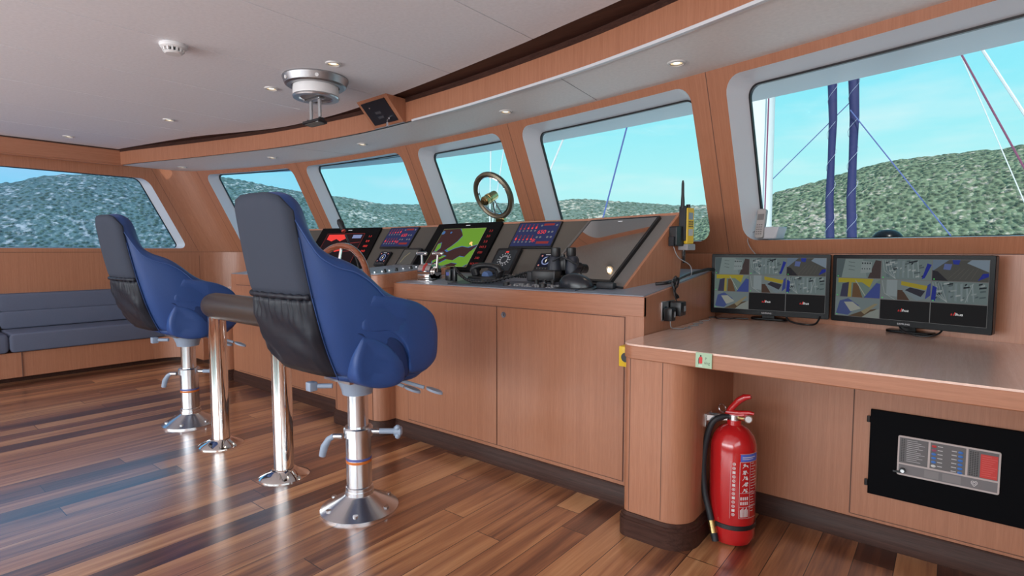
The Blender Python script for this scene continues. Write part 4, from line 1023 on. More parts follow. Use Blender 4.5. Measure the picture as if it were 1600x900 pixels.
hose = smooth_path([Vector((EX, EY, .474)), Vector((EX, EY, .474))+hd*.045, Vector((EX, EY, .445))+hd*.085, Vector((EX, EY, .33))+hd*.104+Vector((-.008, .008, 0)), Vector((EX, EY, .20))+hd*.106+Vector((.0, 0, 0)), Vector((EX, EY, .09))+hd*.100+Vector((.03, -.02, 0)), Vector((EX, EY, .02))+hd*.100+Vector((.052, -.033, 0))], 6)
m = MB(blacksoft); m.tube(hose, [.010]*6+[.0115]*(len(hose)-12)+[.0125]*6, 12); m.use(brass); m.cyl(hose[-7], hose[-4], .0145, n=14); m.build('hose', ex, smooth=60)
def on_cyl(a0, zc, w, h, fn, name, off=.0008):
    """flat artwork bent round the cylinder; a0 = direction in degrees from +x"""
    m = MB(); fn(m)
    for v in m.bm.verts:
        a = math.radians(a0)+v.co.x/r; rr = r+off+v.co.z; z = zc+v.co.y
        v.co = Vector((EX+rr*math.cos(a), EY+rr*math.sin(a), z))
    m.build(name, ex, smooth=0, recalc=False)
LW = paint((.62, .55, .55)); LB = paint((.07, .12, .50))
def sub(m, x0, x1, y0, y1, z):
    n = max(2, int((x1-x0)/.006))
    for i in range(n): m.rect(x0+(x1-x0)*i/n, x0+(x1-x0)*(i+1)/n, y0, y1, z)
def art(m):
    m.use(LB); sub(m, -.002, .075, .098, .124, .0002)
    m.use(LW); sub(m, .004, .06, .112, .115, .0005); sub(m, .004, .05, .106, .108, .0005)
    for x_ in (-.004, .036): m.rect(x_-.0006, x_+.0006, -.115, .096, .0003)
    for y_ in (-.115, -.072, -.02, .096, .126): sub(m, -.004, .075, y_-.0006, y_+.0006, .0003)
    rnd = random.Random(3)
    for k in range(5):
        y_ = .082-.023*k
        for q in range(5): m.disc(.010+rnd.random()*.016, y_-.006+rnd.random()*.012, .002+rnd.random()*.0025, .0005, 7)
        m.line([(.006, y_-.008), (.016, y_+.004), (.028, y_-.006)], .002, .0005)
    for k in range(18):
        y_ = .09-.0105*k; sub(m, .040, .040+.014+.018*rnd.random(), y_-.0012, y_+.0006, .0005)
    for k in range(8): m.rect(.0+.008*(k % 4), .005+.008*(k % 4), -.064+.018*(k//4), -.052+.018*(k//4), .0005)
    for k in range(7): m.rect(.0+.0045*k, .003+.0045*k, -.110, -.082+.004*(k % 3), .0005)
    for k in range(13):          # column of pictograms
        y_ = .088-.0158*k; xx = -.024
        if k % 3 == 2: m.rect(xx-.005, xx+.005, y_-.005, y_+.005, .0004)
        else:
            for j in range(10): m.line([(xx+.0048*math.cos(2*PI*j/10), y_+.0048*math.sin(2*PI*j/10)), (xx+.0048*math.cos(2*PI*(j+1)/10), y_+.0048*math.sin(2*PI*(j+1)/10))], .0018, .0004)
            m.disc(xx, y_, .0022, .0004, 7)
    m.rect(-.0355, -.0348, -.118, .098, .0003)
on_cyl(-54, .235, .1, .2, art, 'label')
# wall bracket
t = thing('extinguisher_bracket', 'steel bracket holding the red extinguisher to the desk column', 'bracket', (-.715, 2.09, .45))
m = MB(satin); m.box(-.7155, -.708, 2.055, 2.115, .432, .482); m.build('back_plate', t, bevel=.001)
m = MB(satin); m.loft([[(-.710, 2.062, .478), (-.710, 2.066, .478), (-.710, 2.066, .456), (-.710, 2.062, .456)], [(-.640, 2.086, .474), (-.640, 2.090, .474), (-.640, 2.090, .464), (-.640, 2.086, .464)]]); m.loft([[(-.710, 2.100, .478), (-.710, 2.104, .478), (-.710, 2.104, .456), (-.710, 2.100, .456)], [(-.640, 2.128, .474), (-.640, 2.132, .474), (-.640, 2.132, .464), (-.640, 2.128, .464)]]); m.build('fork_arm', t)

# ================================================================== CAMERA MONITORS
def feed(m, k, x0, x1, y0, y1, z):
    """one small surveillance picture, drawn as flat shapes"""
    P = lambda u, v: (x0+(x1-x0)*u, y0+(y1-y0)*v)
    def pg(c, pts, dz): m.use(flat(c, .34)); m.poly([P(*q) for q in pts], z+dz)
    def ln(c, pts, w, dz): m.use(flat(c, .34)); m.line([P(*q) for q in pts], w, z+dz)
    full_ = [(0, 0), (1, 0), (1, 1), (0, 1)]
    g1, g2, g3, dk_ = (.26, .34, .34), (.42, .50, .50), (.14, .19, .20), (.03, .04, .05)
    if k == 0:
        pg(g1, full_, 0); pg((.34, .43, .42), [(.12, 0), (.7, 0), (.6, 1), (.2, 1)], .0003); pg(g3, [(0, 0), (.12, 0), (.2, 1), (0, 1)], .0004); pg((.10, .07, .07), [(.72, 0), (1, 0), (1, .9), (.88, .95)], .0004)
        pg(g2, [(.55, .25), (.80, .3), (.80, .85), (.58, .9)], .0005)
        for a in range(4): pg(dk_, [(.58+.055*a, .46), (.60+.055*a, .46), (.60+.055*a, .52), (.58+.055*a, .52)], .0006); pg(dk_, [(.58+.055*a, .74), (.61+.055*a, .74), (.61+.055*a, .82), (.58+.055*a, .82)], .0006)
        for a in range(3): ln(dk_, [(.28, .85-.2*a), (.42, .8-.2*a)], .0015, .0006)
    elif k in (1, 5):
        pg(g1, full_, 0); rnd = random.Random(k)
        for a in range(7): pg((.2+.04*a, .27+.045*a, .29+.045*a), [(.1+.11*a, .1), (.17+.1*a, .08), (.2+.09*a, .95), (.12+.1*a, .9)], .0003+.00002*a)
        for a in range(26):
            u, v = rnd.random()*.85+.05, rnd.random()*.8+.1; w_ = .03+rnd.random()*.10
            pg(random.Random(a+k*40).choice([dk_, g2, g3, (.55, .62, .62), g3]), [(u, v), (u+w_, v+.05), (u+w_, v+.12), (u, v+.08)], .0005+.00001*a)
        for a in range(4): ln((.6, .67, .67), [(.02+.05*a, .95), (.06+.06*a, .4), (.3, .02)], .0013, .0009)
        if k == 1: pg((.03, .05, .45), [(.82, .05), (.88, .1), (1, .75), (.92, .82)], .001)
        else: pg((.03, .05, .40), [(.0, .1), (.08, .05), (.1, .7), (.02, .8)], .001); ln((.62, .68, .68), [(.62, .05), (.75, .95)], .0015, .001)
    elif k == 2:
        pg((.13, .13, .12), full_, 0); pg((.24, .33, .45), [(0, .45), (.3, 1), (0, 1)], .0003); pg((.35, .45, .55), [(.62, .85), (1, .45), (1, 1), (.7, 1)], .0003); pg((.18, .24, .55), [(.2, .55), (.33, .52), (.36, .8), (.22, .82)], .0004)
        pg((.04, .07, .5), [(.38, .8), (.48, .78), (.5, 1), (.36, 1)], .0005); pg((.03, .05, .45), [(.82, .05), (1, .25), (1, .4), (.9, .38)], .0005); pg((.04, .04, .05), [(0, .0), (.3, 0), (.1, .45), (0, .5)], .0004)
        for a in range(5): ln((.22, .20, .18), [(.3+.1*a, .1), (.5+.08*a, .6)], .001, .0006)
    elif k == 3:
        pg((.24, .34, .30), full_, 0); pg((.60, .50, .05), [(.05, .75), (.6, .8), (.8, .5), (.9, 1), (.05, 1)], .0003); pg((.07, .07, .13), [(.1, 0), (.28, 0), (.3, .8), (.15, .7)], .0004); pg((.22, .12, .06), [(.38, 0), (.62, 0), (.5, .75), (.4, .75)], .0005)
        pg((.55, .45, .1), [(.28, 0), (.36, 0), (.36, .8), (.30, .8)], .0005); ln((.55, .58, .5), [(.45, .9), (.68, .1)], .0035, .0007); pg((.08, .12, .42), [(.65, 0), (1, 0), (1, .75), (.92, .8)], .0006); pg((.3, .38, .35), [(.75, .4), (.9, .8), (1, 1), (.85, 1)], .0004)
    elif k == 4:
        pg((.30, .36, .36), full_, 0); pg((.42, .50, .52), [(.12, .2), (.34, .15), (.34, 1), (.12, 1)], .0003); pg((.12, .07, .05), [(.35, .0), (.6, 0), (.45, .5), (.35, .5)], .0004); pg((.30, .38, .42), [(.45, .45), (.75, 0), (.9, .15), (.6, .7)], .0005)
        pg((.6, .48, .05), [(.42, .95), (.42, .75), (.9, .55), (.95, .75)], .0006); pg((.05, .05, .07), [(.5, .5), (.82, .2), (.9, .5), (.6, .65)], .0007); pg((.07, .10, .40), [(.9, .1), (1, .3), (1, .9), (.94, .8)], .0007); ln((.6, .66, .66), [(.02, .95), (.08, .3), (.3, .0)], .0015, .0008)
    elif k == 6:
        pg((.28, .35, .36), full_, 0); pg((.10, .14, .36), [(.02, .1), (.3, .05), (.55, .6), (.3, .95), (.1, .8)], .0003); pg((.55, .57, .50), [(.36, .25), (.60, .45), (.40, .78), (.2, .75)], .0005); pg((.15, .10, .06), [(.3, 0), (.7, 0), (.95, .5), (.6, .3)], .0004); pg((.42, .36, .22), [(.6, .3), (.9, .75), (.97, .75), (.68, .15)], .0006); pg((.4, .44, .40), [(.62, 0), (1, 0), (1, .5), (.8, .3)], .0005)
    else:
        pg((.018, .018, .020), full_, 0); cx_, cy_ = P(.48, .5); h_ = (y1-y0)*.17
        m.use(flat((.75, .05, .05), .7)); m.text('a', cx_-h_*1.15, cy_-h_*.3, h_*1.1, z+.0006, shear=.2); m.poly([(cx_-h_*.75, cy_-h_*.35), (cx_-h_*.55, cy_-h_*.35), (cx_-h_*.2, cy_+h_*.6), (cx_-h_*.4, cy_+h_*.6)], z+.0006)
        m.use(flat((.85, .85, .85), .8)); m.text('lhua', cx_+h_*.5, cy_-h_*.3, h_*1.1, z+.0006, shear=.2)
    if k < 7: m.use(flat((.1, .7, .15), .6)); m.disc(*P(.04, .07), .0025, z+.0012, 8)
def monitor(pl, pr, zb, zt, label):
    pl, pr = Vector((*pl, 0)), Vector((*pr, 0)); u = (pr-pl).normalized(); w = (pr-pl).length; h = zt-zb
    c = (pl+pr)/2; t = thing('monitor', label, 'monitor', (c.x, c.y+.05, .751), 'security camera monitors on the desk')
    T = frame(Vector((c.x, c.y, (zb+zt)/2)), u, (0, 0, 1))
    m = MB(blackgloss); m.T = T; m.prism(rrect(-w/2, w/2, -h/2, h/2, .006, 3), (0, 0, -.038), (1, 0, 0), (0, 1, 0), (0, 0, .038)); m.build('housing', t, bevel=.002)
    m = MB(flat((.20, .20, .20), .5)); m.T = T; bx, bt, bb = .017, .017, .026
    x0, x1, y0, y1 = -w/2+bx, w/2-bx, -h/2+bb, h/2-bt; m.rect(x0, x1, y0, y1, .0006); g = .0014
    for k in range(9):
        i, j = k % 3, k//3; a0 = x0+(x1-x0)*i/3+g; a1 = x0+(x1-x0)*(i+1)/3-g; b1 = y1-(y1-y0)*j/3-g; b0 = y1-(y1-y0)*(j+1)/3+g
        feed(m, k, a0, a1, b0, b1, .001)
    m.build('screen', t, smooth=0, recalc=False)
    m = MB(paint((.6, .6, .62))); m.T = T; m.text('SAMSUNG', 0, -h/2+.009, .010, .0008); m.build('badge', t, smooth=0, recalc=False)
    n = Vector((u.y, -u.x, 0)); s0 = c-n*.06
    m = MB(blackgloss); m.T = frame(Vector((s0.x, s0.y, .752)), u, n*-1)
    m.prism(rrect(-.085, .085, -.02, .055, .025, 6), (0, 0, 0), (1, 0, 0), (0, 1, 0), (0, 0, .010)); m.prism([(-.03, -.012), (.03, -.012), (.025, .012), (-.025, .012)], (0, 0, .008), (1, 0, 0), (0, 1, 0), (0, 0, .11)); m.build('stand', t, bevel=.002)
    return T, u, n
monitor((-.985, 2.885), (-.446, 2.915), .779, 1.084, 'left one of two monitors showing camera pictures on the desk')
monitor((-.430, 2.865), (.122, 2.715), .783, 1.083, 'right one of two monitors showing camera pictures on the desk')
def cord(pts, r, mat, label, name='cord', k=8, base=None):
    m = MB(mat); m.tube(smooth_path(pts, k), r, 7); o = m.build(name, smooth=80); tag(o, label, 'cord'); rebase(o, base or pts[0]); return o
cord([(-.63, 2.93, .81), (-.62, 2.90, .77), (-.58, 2.87, .757), (-.52, 2.84, .757), (-.49, 2.87, .762), (-.48, 2.93, .80)], .0045, black, 'black cord looping below the left monitor')
cord([(-.18, 2.84, .81), (-.16, 2.80, .772), (-.11, 2.755, .757), (-.06, 2.75, .760), (-.03, 2.78, .775), (-.02, 2.83, .81)], .0035, black, 'black cord looping below the right monitor')
cord([(-.99+.008, 2.86, .752+.003), (-.95, 2.865, .757), (-.93, 2.835, .756), (-.88, 2.85, .757), (-.86, 2.88, .757), (-.80, 2.90, .757)], .004, black, 'short black cord lying under the left end of the left monitor')

# ------------------------------------------------------------------ socket and chargers on the console side
XS = -.9895
t = thing('wall_socket', 'square grey socket plate on the console side above the desk', 'socket', (XS, 2.325, .79))
m = MB(steel); m.T = frame(Vector((XS, 2.335, .835)), (0, 1, 0), (0, 0, 1)); m.prism(rrect(-.068, .068, -.043, .043, .004, 3), (0, 0, -.001), (1, 0, 0), (0, 1, 0), (0, 0, .006)); m.build('plate', t, bevel=.001)
m = MB(black); m.T = frame(Vector((XS+.005, 2.335, .835)), (0, 1, 0), (0, 0, 1)); m.cyl((-.03, 0, 0), (-.03, 0, .002), .021, n=20); m.cyl((.034, 0, 0), (.034, 0, .002), .021, n=20); m.build('outlet', t)
def adapter(y, z, sx, sy, sz, label):
    t = thing('power_adapter', label, 'charger', (XS+.006, y, z-sz/2)); m = MB(black); m.rbox(XS+.0075, XS+.0075+sx, y-sy/2, y+sy/2, z-sz/2, z+sz/2, .005, 2); m.build('housing', t)
    m = MB(grey_pl); m.box(XS+.0075+sx-.0002, XS+.0085+sx, y+.004, y+sy/2-.006, z-.012, z+.012); m.build('rating_label', t); return t
adapter(2.375, .842, .052, .062, .064, 'larger black power adapter plugged into the right of the socket')
adapter(2.300, .822, .038, .046, .058, 'smaller black power adapter plugged into the left of the socket')
cord([(XS+.03, 2.30, .795), (XS+.03, 2.305, .768), (XS+.035, 2.33, .757), (XS+.06, 2.37, .7535), (XS+.05, 2.42, .7535), (XS+.085, 2.40, .7535), (XS+.05, 2.46, .7535), (XS+.07, 2.53, .7535), (XS+.035, 2.56, .7535), (XS+.055, 2.63, .7535), (XS+.02, 2.68, .7535), (XS+.045, 2.74, .7535), (XS+.03, 2.80, .7535)], .0022, grey_pl, 'thin kinked grey cord running over the desk from the smaller adapter')
m = MB(black); pts = []
cx_, cy_ = XS+.02, 2.37
pts = [(XS+.03, 2.37, .874), (XS+.02, 2.362, .905), (XS+.012, 2.372, .94)]
for k in range(26):
    a = k*.95; pts.append((XS+.016+.010*math.sin(k*1.7), 2.385+.020*math.cos(a), .935+.052*math.sin(a*.93)*(1 if k % 2 else .8)))
pts += [(XS+.008, 2.39, .96), (XS-.02, 2.37, .953)]
m.tube(smooth_path(pts, 4), .0025, 6); o = m.build('cord', smooth=80); tag(o, 'bundled black cord hanging from the console edge above the adapters', 'cord'); rebase(o, pts[0])
cord([(-1.05, 2.34, .95), (-1.01, 2.37, .955), (-1.0, 2.46, .965), (-1.0, 2.60, .985), (-.995, 2.75, .998), (-.985, 2.84, 1.005), (-.97, 2.90, 1.00)], .008, black, 'thick black cord along the console edge to the left monitor')
cord([(-1.055, 2.55, 1.12), (-1.035, 2.56, 1.07), (-1.000, 2.62, 1.03), (-.992, 2.62, .985), (-.99, 2.56, .975), (-.995, 2.42, .957)], .0022, grey_pl, 'thin grey cord hanging from the radio charger')

# ------------------------------------------------------------------ hand-held radio in its charger on the cheek
e0 = A-UR*.034
outw = UR*-1; yv = back
pc = e0+back*.03+outw*.002
t = thing('radio_charger', 'black charger bracket on the wooden cheek holding the yellow radio', 'charger', tuple(e0+back*.0+Vector((0, 0, -.16))))
T = frame(e0+Vector((0, 0, -.1))+back*.0, back, (0, 0, 1))
# T: x runs forward along the cheek, y up, z out to starboard
TC = T @ Matrix.Translation((-.083+.06*.533, 0, 0)) @ Matrix.Diagonal((.533, 1, 1, 1))
TR = T @ Matrix.Translation((-.026-.080*.77, 0, .010)) @ Matrix.Diagonal((.77, 1, 1, 1))
m = MB(black); m.T = TC; m.prism(rrect(-.06, .075, -.055, .04, .008, 3), (0, 0, .001), (1, 0, 0), (0, 1, 0), (0, 0, .045)); m.build('housing', t, bevel=.003)
m = MB(blacksoft); m.T = TC; m.prism(rrect(-.075, -.058, -.055, -.01, .004, 2), (0, 0, .006), (1, 0, 0), (0, 1, 0), (0, 0, .03)); m.build('latch', t)
m = MB(grey_pl); m.T = TR; m.prism(rrect(.076, .155, -.075, -.045, .006, 3), (0, 0, .004), (1, 0, 0), (0, 1, 0), (0, 0, .055)); m.build('cradle', t, bevel=.002)
t = thing('handheld_radio', 'yellow handheld radio with black antenna at the end of the dash', 'radio', tuple(TR @ Vector((.115, -.045, .03))))
m = MB(yellow_pl); m.T = TR; m.prism(rrect(.080, .150, -.045, .128, .008, 3), (0, 0, .010), (1, 0, 0), (0, 1, 0), (0, 0, .042)); m.build('body', t, bevel=.004)
m = MB(blacksoft); m.T = TR; m.prism(rrect(.066, .083, -.03, .135, .005, 3), (0, 0, .012), (1, 0, 0), (0, 1, 0), (0, 0, .036)); m.prism(rrect(.147, .156, -.02, .02, .003, 2), (0, 0, .02), (1, 0, 0), (0, 1, 0), (0, 0, .02)); m.build('side_grip', t, bevel=.002)
m = MB(blacksoft); m.T = TR; m.tube([(.070, .125, .03), (.070, .16, .03), (.069, .19, .03), (.068, .245, .03), (.068, .258, .03)], [.011, .010, .008, .007, .004], 12); m.build('antenna', t, smooth=60)
m = MB(blacksoft); m.T = TR; m.cyl((.125, .128, .03), (.125, .146, .03), .011, n=14); m.cyl((.100, .128, .03), (.100, .138, .03), .007, n=12); m.build('knob', t)
m = MB(paint((.25, .30, .36))); m.T = TR @ Matrix.Translation((0, 0, .0525)); m.rect(.095, .137, .072, .105); m.use(paint((.03, .03, .03)))
for i in range(3):
    for j in range(3): m.rect(.096+.015*i, .106+.015*i, .036+.011*j, .043+.011*j)
m.use(paint((.45, .45, .46))); m.rect(.094, .138, -.005, .026); m.build('keypad', t, smooth=0, recalc=False)
m = MB(black); m.T = TR; m.tube([(.085, -.07, .03), (.083, -.10, .03), (.088, -.135, .03), (.098, -.135, .03), (.100, -.10, .03), (.097, -.07, .03)], .004, 7); m.build('wrist_strap', t, smooth=80)

# ------------------------------------------------------------------ cordless phone on the sill
SX, SY = -.755, S(-.755)+K_RAKE*(Z_S-1.16)+.055; SZ = ZB+.006
t = thing('phone_base', 'light grey phone base on the window sill', 'phone base', (SX, SY, SZ))
dv = Vector((.97, -.24, 0)); pv = Vector((.24, .97, 0))
m = MB(grey_pl)
T = frame(Vector((SX, SY, SZ)), dv, pv)
m = MB(principled('phone_grey', (.46, .46, .49), .4)); m.T = T; m.prism([(-.05, 0), (.055, 0), (.073, .062), (-.03, .062)], (0, -.045, 0), (1, 0, 0), (0, 0, 1), (0, .09, 0)); m.build('housing', t, bevel=.006)
hb = Vector((SX, SY, SZ))+dv*-.025-pv*.052; hu = Vector((0.02, .20, 1)).normalized(); hu = (hu+dv*.14).normalized()
t2 = thing('cordless_phone', 'slim grey cordless phone upright in its base on the sill', 'phone', tuple(hb))
T2 = frame(hb, dv, hu); m = MB(principled('handset_taupe', (.36, .33, .32), .4)); m.T = T2; m.prism(rrect(-.023, .023, .004, .158, .012, 4), (0, 0, -.012), (1, 0, 0), (0, 1, 0), (0, 0, .024)); m.build('handset', t2, bevel=.004)
m = MB(paint((.16, .15, .15))); m.T = T2 @ Matrix.Translation((0, 0, .0126)); m.rect(-.017, .017, .098, .130); m.build('display', t2, smooth=0, recalc=False)
m = MB(paint((.16, .15, .15))); m.T = T2 @ Matrix.Translation((0, 0, .0126))
for i in range(3):
    for j in range(5): m.rect(-.016+.011*i, -.008+.011*i, .022+.012*j, .028+.012*j)
m.build('keypad', t2, smooth=0, recalc=False)
sill0 = Vector((SX, SY, SZ))-dv*.03
cord([sill0+Vector((0, 0, .03))-pv*.0, sill0-dv*.03-pv*.0+Vector((0, 0, .045)), sill0-dv*.055-pv*.03+Vector((0, 0, .03)), sill0-dv*.05-pv*.066+Vector((0, 0, -.005)), sill0-dv*.03-pv*.072+Vector((0, 0, -.045)), sill0-dv*.008-pv*.05+Vector((0, 0, -.085)), sill0+dv*.01-pv*.04+Vector((0, 0, -.13))], .0022, grey_pl, 'thin grey phone cord hanging from the sill behind the left monitor')

# ================================================================== CEILING FITTINGS
def downlight(x, y, z, label, grp, r=.042):
    t = thing('ceiling_light', label, 'light', (x, y, z), grp)
    m = MB(principled('downlight_rim', (.62, .60, .58), .4)); m.lathe([(r*.70, -.004), (r*.74, -.008), (r*.95, -.006), (r, 0), (r*.9, .002), (r*.66, .002)], (x, y, z), n=32); m.build('rim', t)
    m = MB(flat((1.0, .74, .45), 1.15)); m.lathe([(.0, -.0015), (r*.68, -.0005), (r*.68, .001), (.0, .001)], (x, y, z), n=28); m.use(flat((1.0, .90, .70), 2.2)); m.lathe([(.0, -.003), (r*.34, -.003), (r*.36, -.001), (.0, -.001)], (x, y, z), n=20); m.build('lamp', t)
    m = MB(principled('downlight_inner', (.35, .30, .25), .4)); m.lathe([(r*.64, -.002), (r*.71, -.006), (r*.73, -.002)], (x, y, z), n=28); m.build('reflector', t)
    d = bpy.data.lights.new('downlight_beam', 'SPOT'); d.energy = 3; d.color = (1, .80, .58); d.spot_size = math.radians(100); d.spot_blend = .8; d.shadow_soft_size = .012
    o = bpy.data.objects.new('downlight_beam', d); C.objects.link(o); o.parent = t; o.location = (0, 0, -.012)
for x, y, lb in ((-2.629, 1.742, 'ceiling downlight right beside the round compass housing'), (-3.324, 1.762, 'ceiling downlight just left of the round compass housing'), (-4.718, 1.679, 'ceiling downlight in the main ceiling, second from the left'), (-6.081, 1.364, 'leftmost downlight in the main ceiling above the bench')):
    downlight(x, y, ZC, lb, 'downlights in the main ceiling')
for x, y, lb in ((-1.017, 2.45, 'largest soffit downlight, above the pillar left of the rightmost window'), (-2.172, 2.635, 'soffit downlight above the pillar right of the round clear view screen'), (-3.714, 2.709, 'soffit downlight above the second forward window from the left'), (-4.884, 2.576, 'soffit downlight above the pillar right of the leftmost forward window'), (-6.149, 2.294, 'leftmost soffit downlight in the port corner')):
    downlight(x, y, Z_S, lb, 'downlights in the soffit over the windows')
t = thing('smoke_detector', 'white round smoke detector on the ceiling', 'smoke detector', (-3.0, 1.10, ZC))
m = MB(white_pl); m.lathe([(.0, 0), (.058, 0), (.060, -.006), (.058, -.016), (.050, -.022), (.030, -.022), (.0, -.022)], (-3.0, 1.10, ZC), n=40); m.build('base', t, smooth=30)
m = MB(black); m.lathe([(.0, -.02), (.036, -.02), (.034, -.038), (.0, -.038)], (-3.0, 1.10, ZC), n=30); m.build('sensor_core', t)
m = MB(white_pl)
for k in range(14):
    a = 2*PI*k/14; d = Vector((math.cos(a), math.sin(a), 0)); w = Vector((-d.y, d.x, 0))*.0035; c = Vector((-3.0, 1.10, ZC))
    m.loft([[c+d*q[0]-w+Vector((0, 0, q[1])) for q in ((.034, -.02), (.050, -.02), (.046, -.036), (.034, -.042))], [c+d*q[0]+w+Vector((0, 0, q[1])) for q in ((.034, -.02), (.050, -.02), (.046, -.036), (.034, -.042))]])
m.lathe([(.0, -.036), (.040, -.036), (.042, -.040), (.034, -.046), (.0, -.047)], (-3.0, 1.10, ZC), n=36); m.build('cage', t, smooth=30)
# magnetic compass periscope
px, py = -2.935, 1.825
t = thing('compass_periscope', 'round steel compass housing in the ceiling with hanging mirror', 'compass', (px, py, ZC))
m = MB(principled('dull_steel', (.40, .40, .41), .38, 1)); m.lathe([(.0, 0), (.182, 0), (.184, -.008), (.170, -.044), (.158, -.052), (.132, -.052), (.132, -.02), (.0, -.02)], (px, py, ZC), n=48); hs = m.build('housing', t, smooth=30)
for a in (200, 265, 330):
    m = MB(white_pl); d = Vector((math.cos(math.radians(a)), math.sin(math.radians(a)), 0)); m.cyl(Vector((px, py, ZC-.028))+d*.170, Vector((px, py, ZC-.030))+d*.181, .010, n=14); m.build('stud', hs)
m = MB(white_pl); m.lathe([(.0, -.03), (.126, -.03), (.128, -.095), (.124, -.106), (.0, -.106)], (px, py, ZC), n=44); m.build('white_drum', t, smooth=30)
m = MB(steel); m.lathe([(.085, -.104), (.128, -.104), (.130, -.110), (.126, -.118), (.095, -.118), (.088, -.110)], (px, py, ZC), n=44); m.use(grey_pl); m.lathe([(.0, -.1065), (.088, -.1065), (.088, -.110), (.0, -.110)], (px, py, ZC), n=40); m.build('lower_ring', t, smooth=30)
m = MB(steel); m.box(px-.105, px+.06, py-.02, py+.02, ZC-.125, ZC-.112); m.build('cross_bar', t, bevel=.002)
for xx, zb in ((-.055, .245), (.035, .225)):
    m = MB(grey_pl); m.box(px+xx-.011, px+xx+.011, py-.006, py+.006, ZC-zb, ZC-.115); m.build('arm', t, bevel=.002)
m = MB(black); T = frame(Vector((px-.012, py-.005, ZC-.252)), (.98, .1, .03), (0, .9, -.10)); m.T = T; m.prism(rrect(-.075, .075, -.035, .035, .012, 4), (0, 0, -.008), (1, 0, 0), (0, 1, 0), (0, 0, .014)); m.build('mirror_frame', t, bevel=.002)
m = MB(chrome); m.T = T; m.prism(rrect(-.060, .060, -.025, .025, .008, 4), (0, 0, -.0095), (1, 0, 0), (0, 1, 0), (0, 0, .017)); m.build('mirror', t)
m = MB(black)
for xx in (-.07, .052): m.cyl((px+xx-.004, py-.014, ZC-.240), (px+xx-.004, py+.014, ZC-.240), .012, n=14)
m.build('pivot_knob', t)
# wedge box on the fascia with a dark plate and a key
xa, xb_ = -3.19, -2.86; ya, yb_ = 2.455, 2.41
t = thing('key_switch_box', 'beech wedge box on the fascia with a black switch plate', 'switch box', (-3.02, 2.44, Z_S))
m = MB(beech_z); q = [(-.0, ZC+.003), (-.0, Z_S-.004), (-.085, Z_S+.005), (-.150, ZC+.003)]
q = [(0, ZC), (0, Z_S-.002), (-.022, Z_S-.002), (-.165, ZC)]
m.loft([[(xx, on(FA, xx)+p[0], p[1]) for p in q] for xx in (xa, xb_)]); m.build('housing', t, bevel=.002)
mid = [(xx, on(FA, xx)) for xx in (xa, xb_)]
p0 = Vector((xa, mid[0][1]-.022, Z_S-.002)); p1 = Vector((xb_, mid[1][1]-.022, Z_S-.002)); p3 = Vector((xa, mid[0][1]-.165, ZC))
ctr = (p1+p3)/2; T = frame(ctr, p1-p0, p3-p0); hw = (p1-p0).length/2-.035; hh = (p3-p0).length/2-.022
m = MB(principled('anodised_black', (.012, .014, .02), .3)); m.T = T; m.prism(rrect(-hw, hw, -hh, hh, .005, 3), (0, 0, -.002), (1, 0, 0), (0, 1, 0), (0, 0, .008)); m.use(paint((.05, .05, .06))); 
for yy in (.0, -.035): m.rect(-.04, .02, yy-.009, yy+.009, .0065)
m.build('switch_plate', t)
m = MB(satin); m.T = T; m.cyl((hw*.55, -hh*.62, .004), (hw*.55, -hh*.62, .018), .008, n=14); m.cyl((-hw*.45, hh*.55, .004), (-hw*.45, hh*.55, .012), .006, n=12); m.build('lock', t)
kp = T @ Vector((hw*.55, -hh*.62, .018)); m = MB(satin); m.tube([kp, kp+Vector((0, -.012, -.012)), kp+Vector((0, -.014, -.03))], .003, 6); m.rbox(kp.x-.009, kp.x+.009, kp.y-.016, kp.y-.012, kp.z-.055, kp.z-.026, .0015, 1); m.build('key', t)

# ================================================================== CLEAR VIEW SCREEN ON THE MIDDLE WINDOW
kc = Vector((-2.745, S(-2.745)+K_RAKE*(Z_S-1.52)+.045, 1.517)); kn = Vector((-.06, -1, -.5)).normalized()      # axis towards the room
t = thing('clear_view_screen', 'round bronze framed clear view screen in the middle window', 'clear view screen', tuple(kc+Vector((-.02, .10, -.19))))
m = MB(principled('bronze_ring', (.17, .135, .09), .35, .6))
m.lathe([(.150, -.015), (.186, -.015), (.190, -.005), (.188, .012), (.172, .020), (.158, .014), (.150, .0)], kc, kn, 56); m.build('ring_frame', t, smooth=40)
m = MB(chrome); m.lathe([(.145, -.006), (.151, -.008), (.151, .006), (.146, .008)], kc, kn, 56); m.build('inner_ring', t, smooth=40)
m = MB(glass_mat('clear_view_glass', (.93, .97, 1))); a = kn.orthogonal().normalized(); b_ = kn.cross(a); m.f([m.v(kc-kn*.006+a*.149*math.cos(2*PI*k/48)+b_*.149*math.sin(2*PI*k/48)) for k in range(48)]); m.build('glass_disc', t, smooth=0)
m = MB(brass); m.lathe([(.0, -.02), (.034, -.02), (.036, .0), (.036, .045), (.039, .046), (.039, .052), (.036, .053), (.036, .06), (.039, .061), (.039, .067), (.036, .068), (.036, .105), (.030, .115), (.020, .117), (.018, .122), (.0, .122)], kc, kn, 32); m.build('motor_hub', t, smooth=30)
dn = (Vector((0, 0, -1))-kn*Vector((0, 0, -1)).dot(kn)).normalized()
m = MB(steel); sd = kn.cross(dn)
for sx in (-.25, .25): m.tube([kc+kn*.01, kc+kn*.012+dn*.08+sd*sx*.08, kc+kn*.006+dn*.146+sd*sx*.146], .005, 8)
m.build('strut', t); m = MB(brass); p = kc+dn*.186
m.loft([[p+sd*x_+dn*y_+kn*z_ for x_, y_ in ((-.04, -.006), (.04, -.006), (.05, .022), (-.05, .022))] for z_ in (-.012, .018)]); m.build('foot', t, bevel=.003)

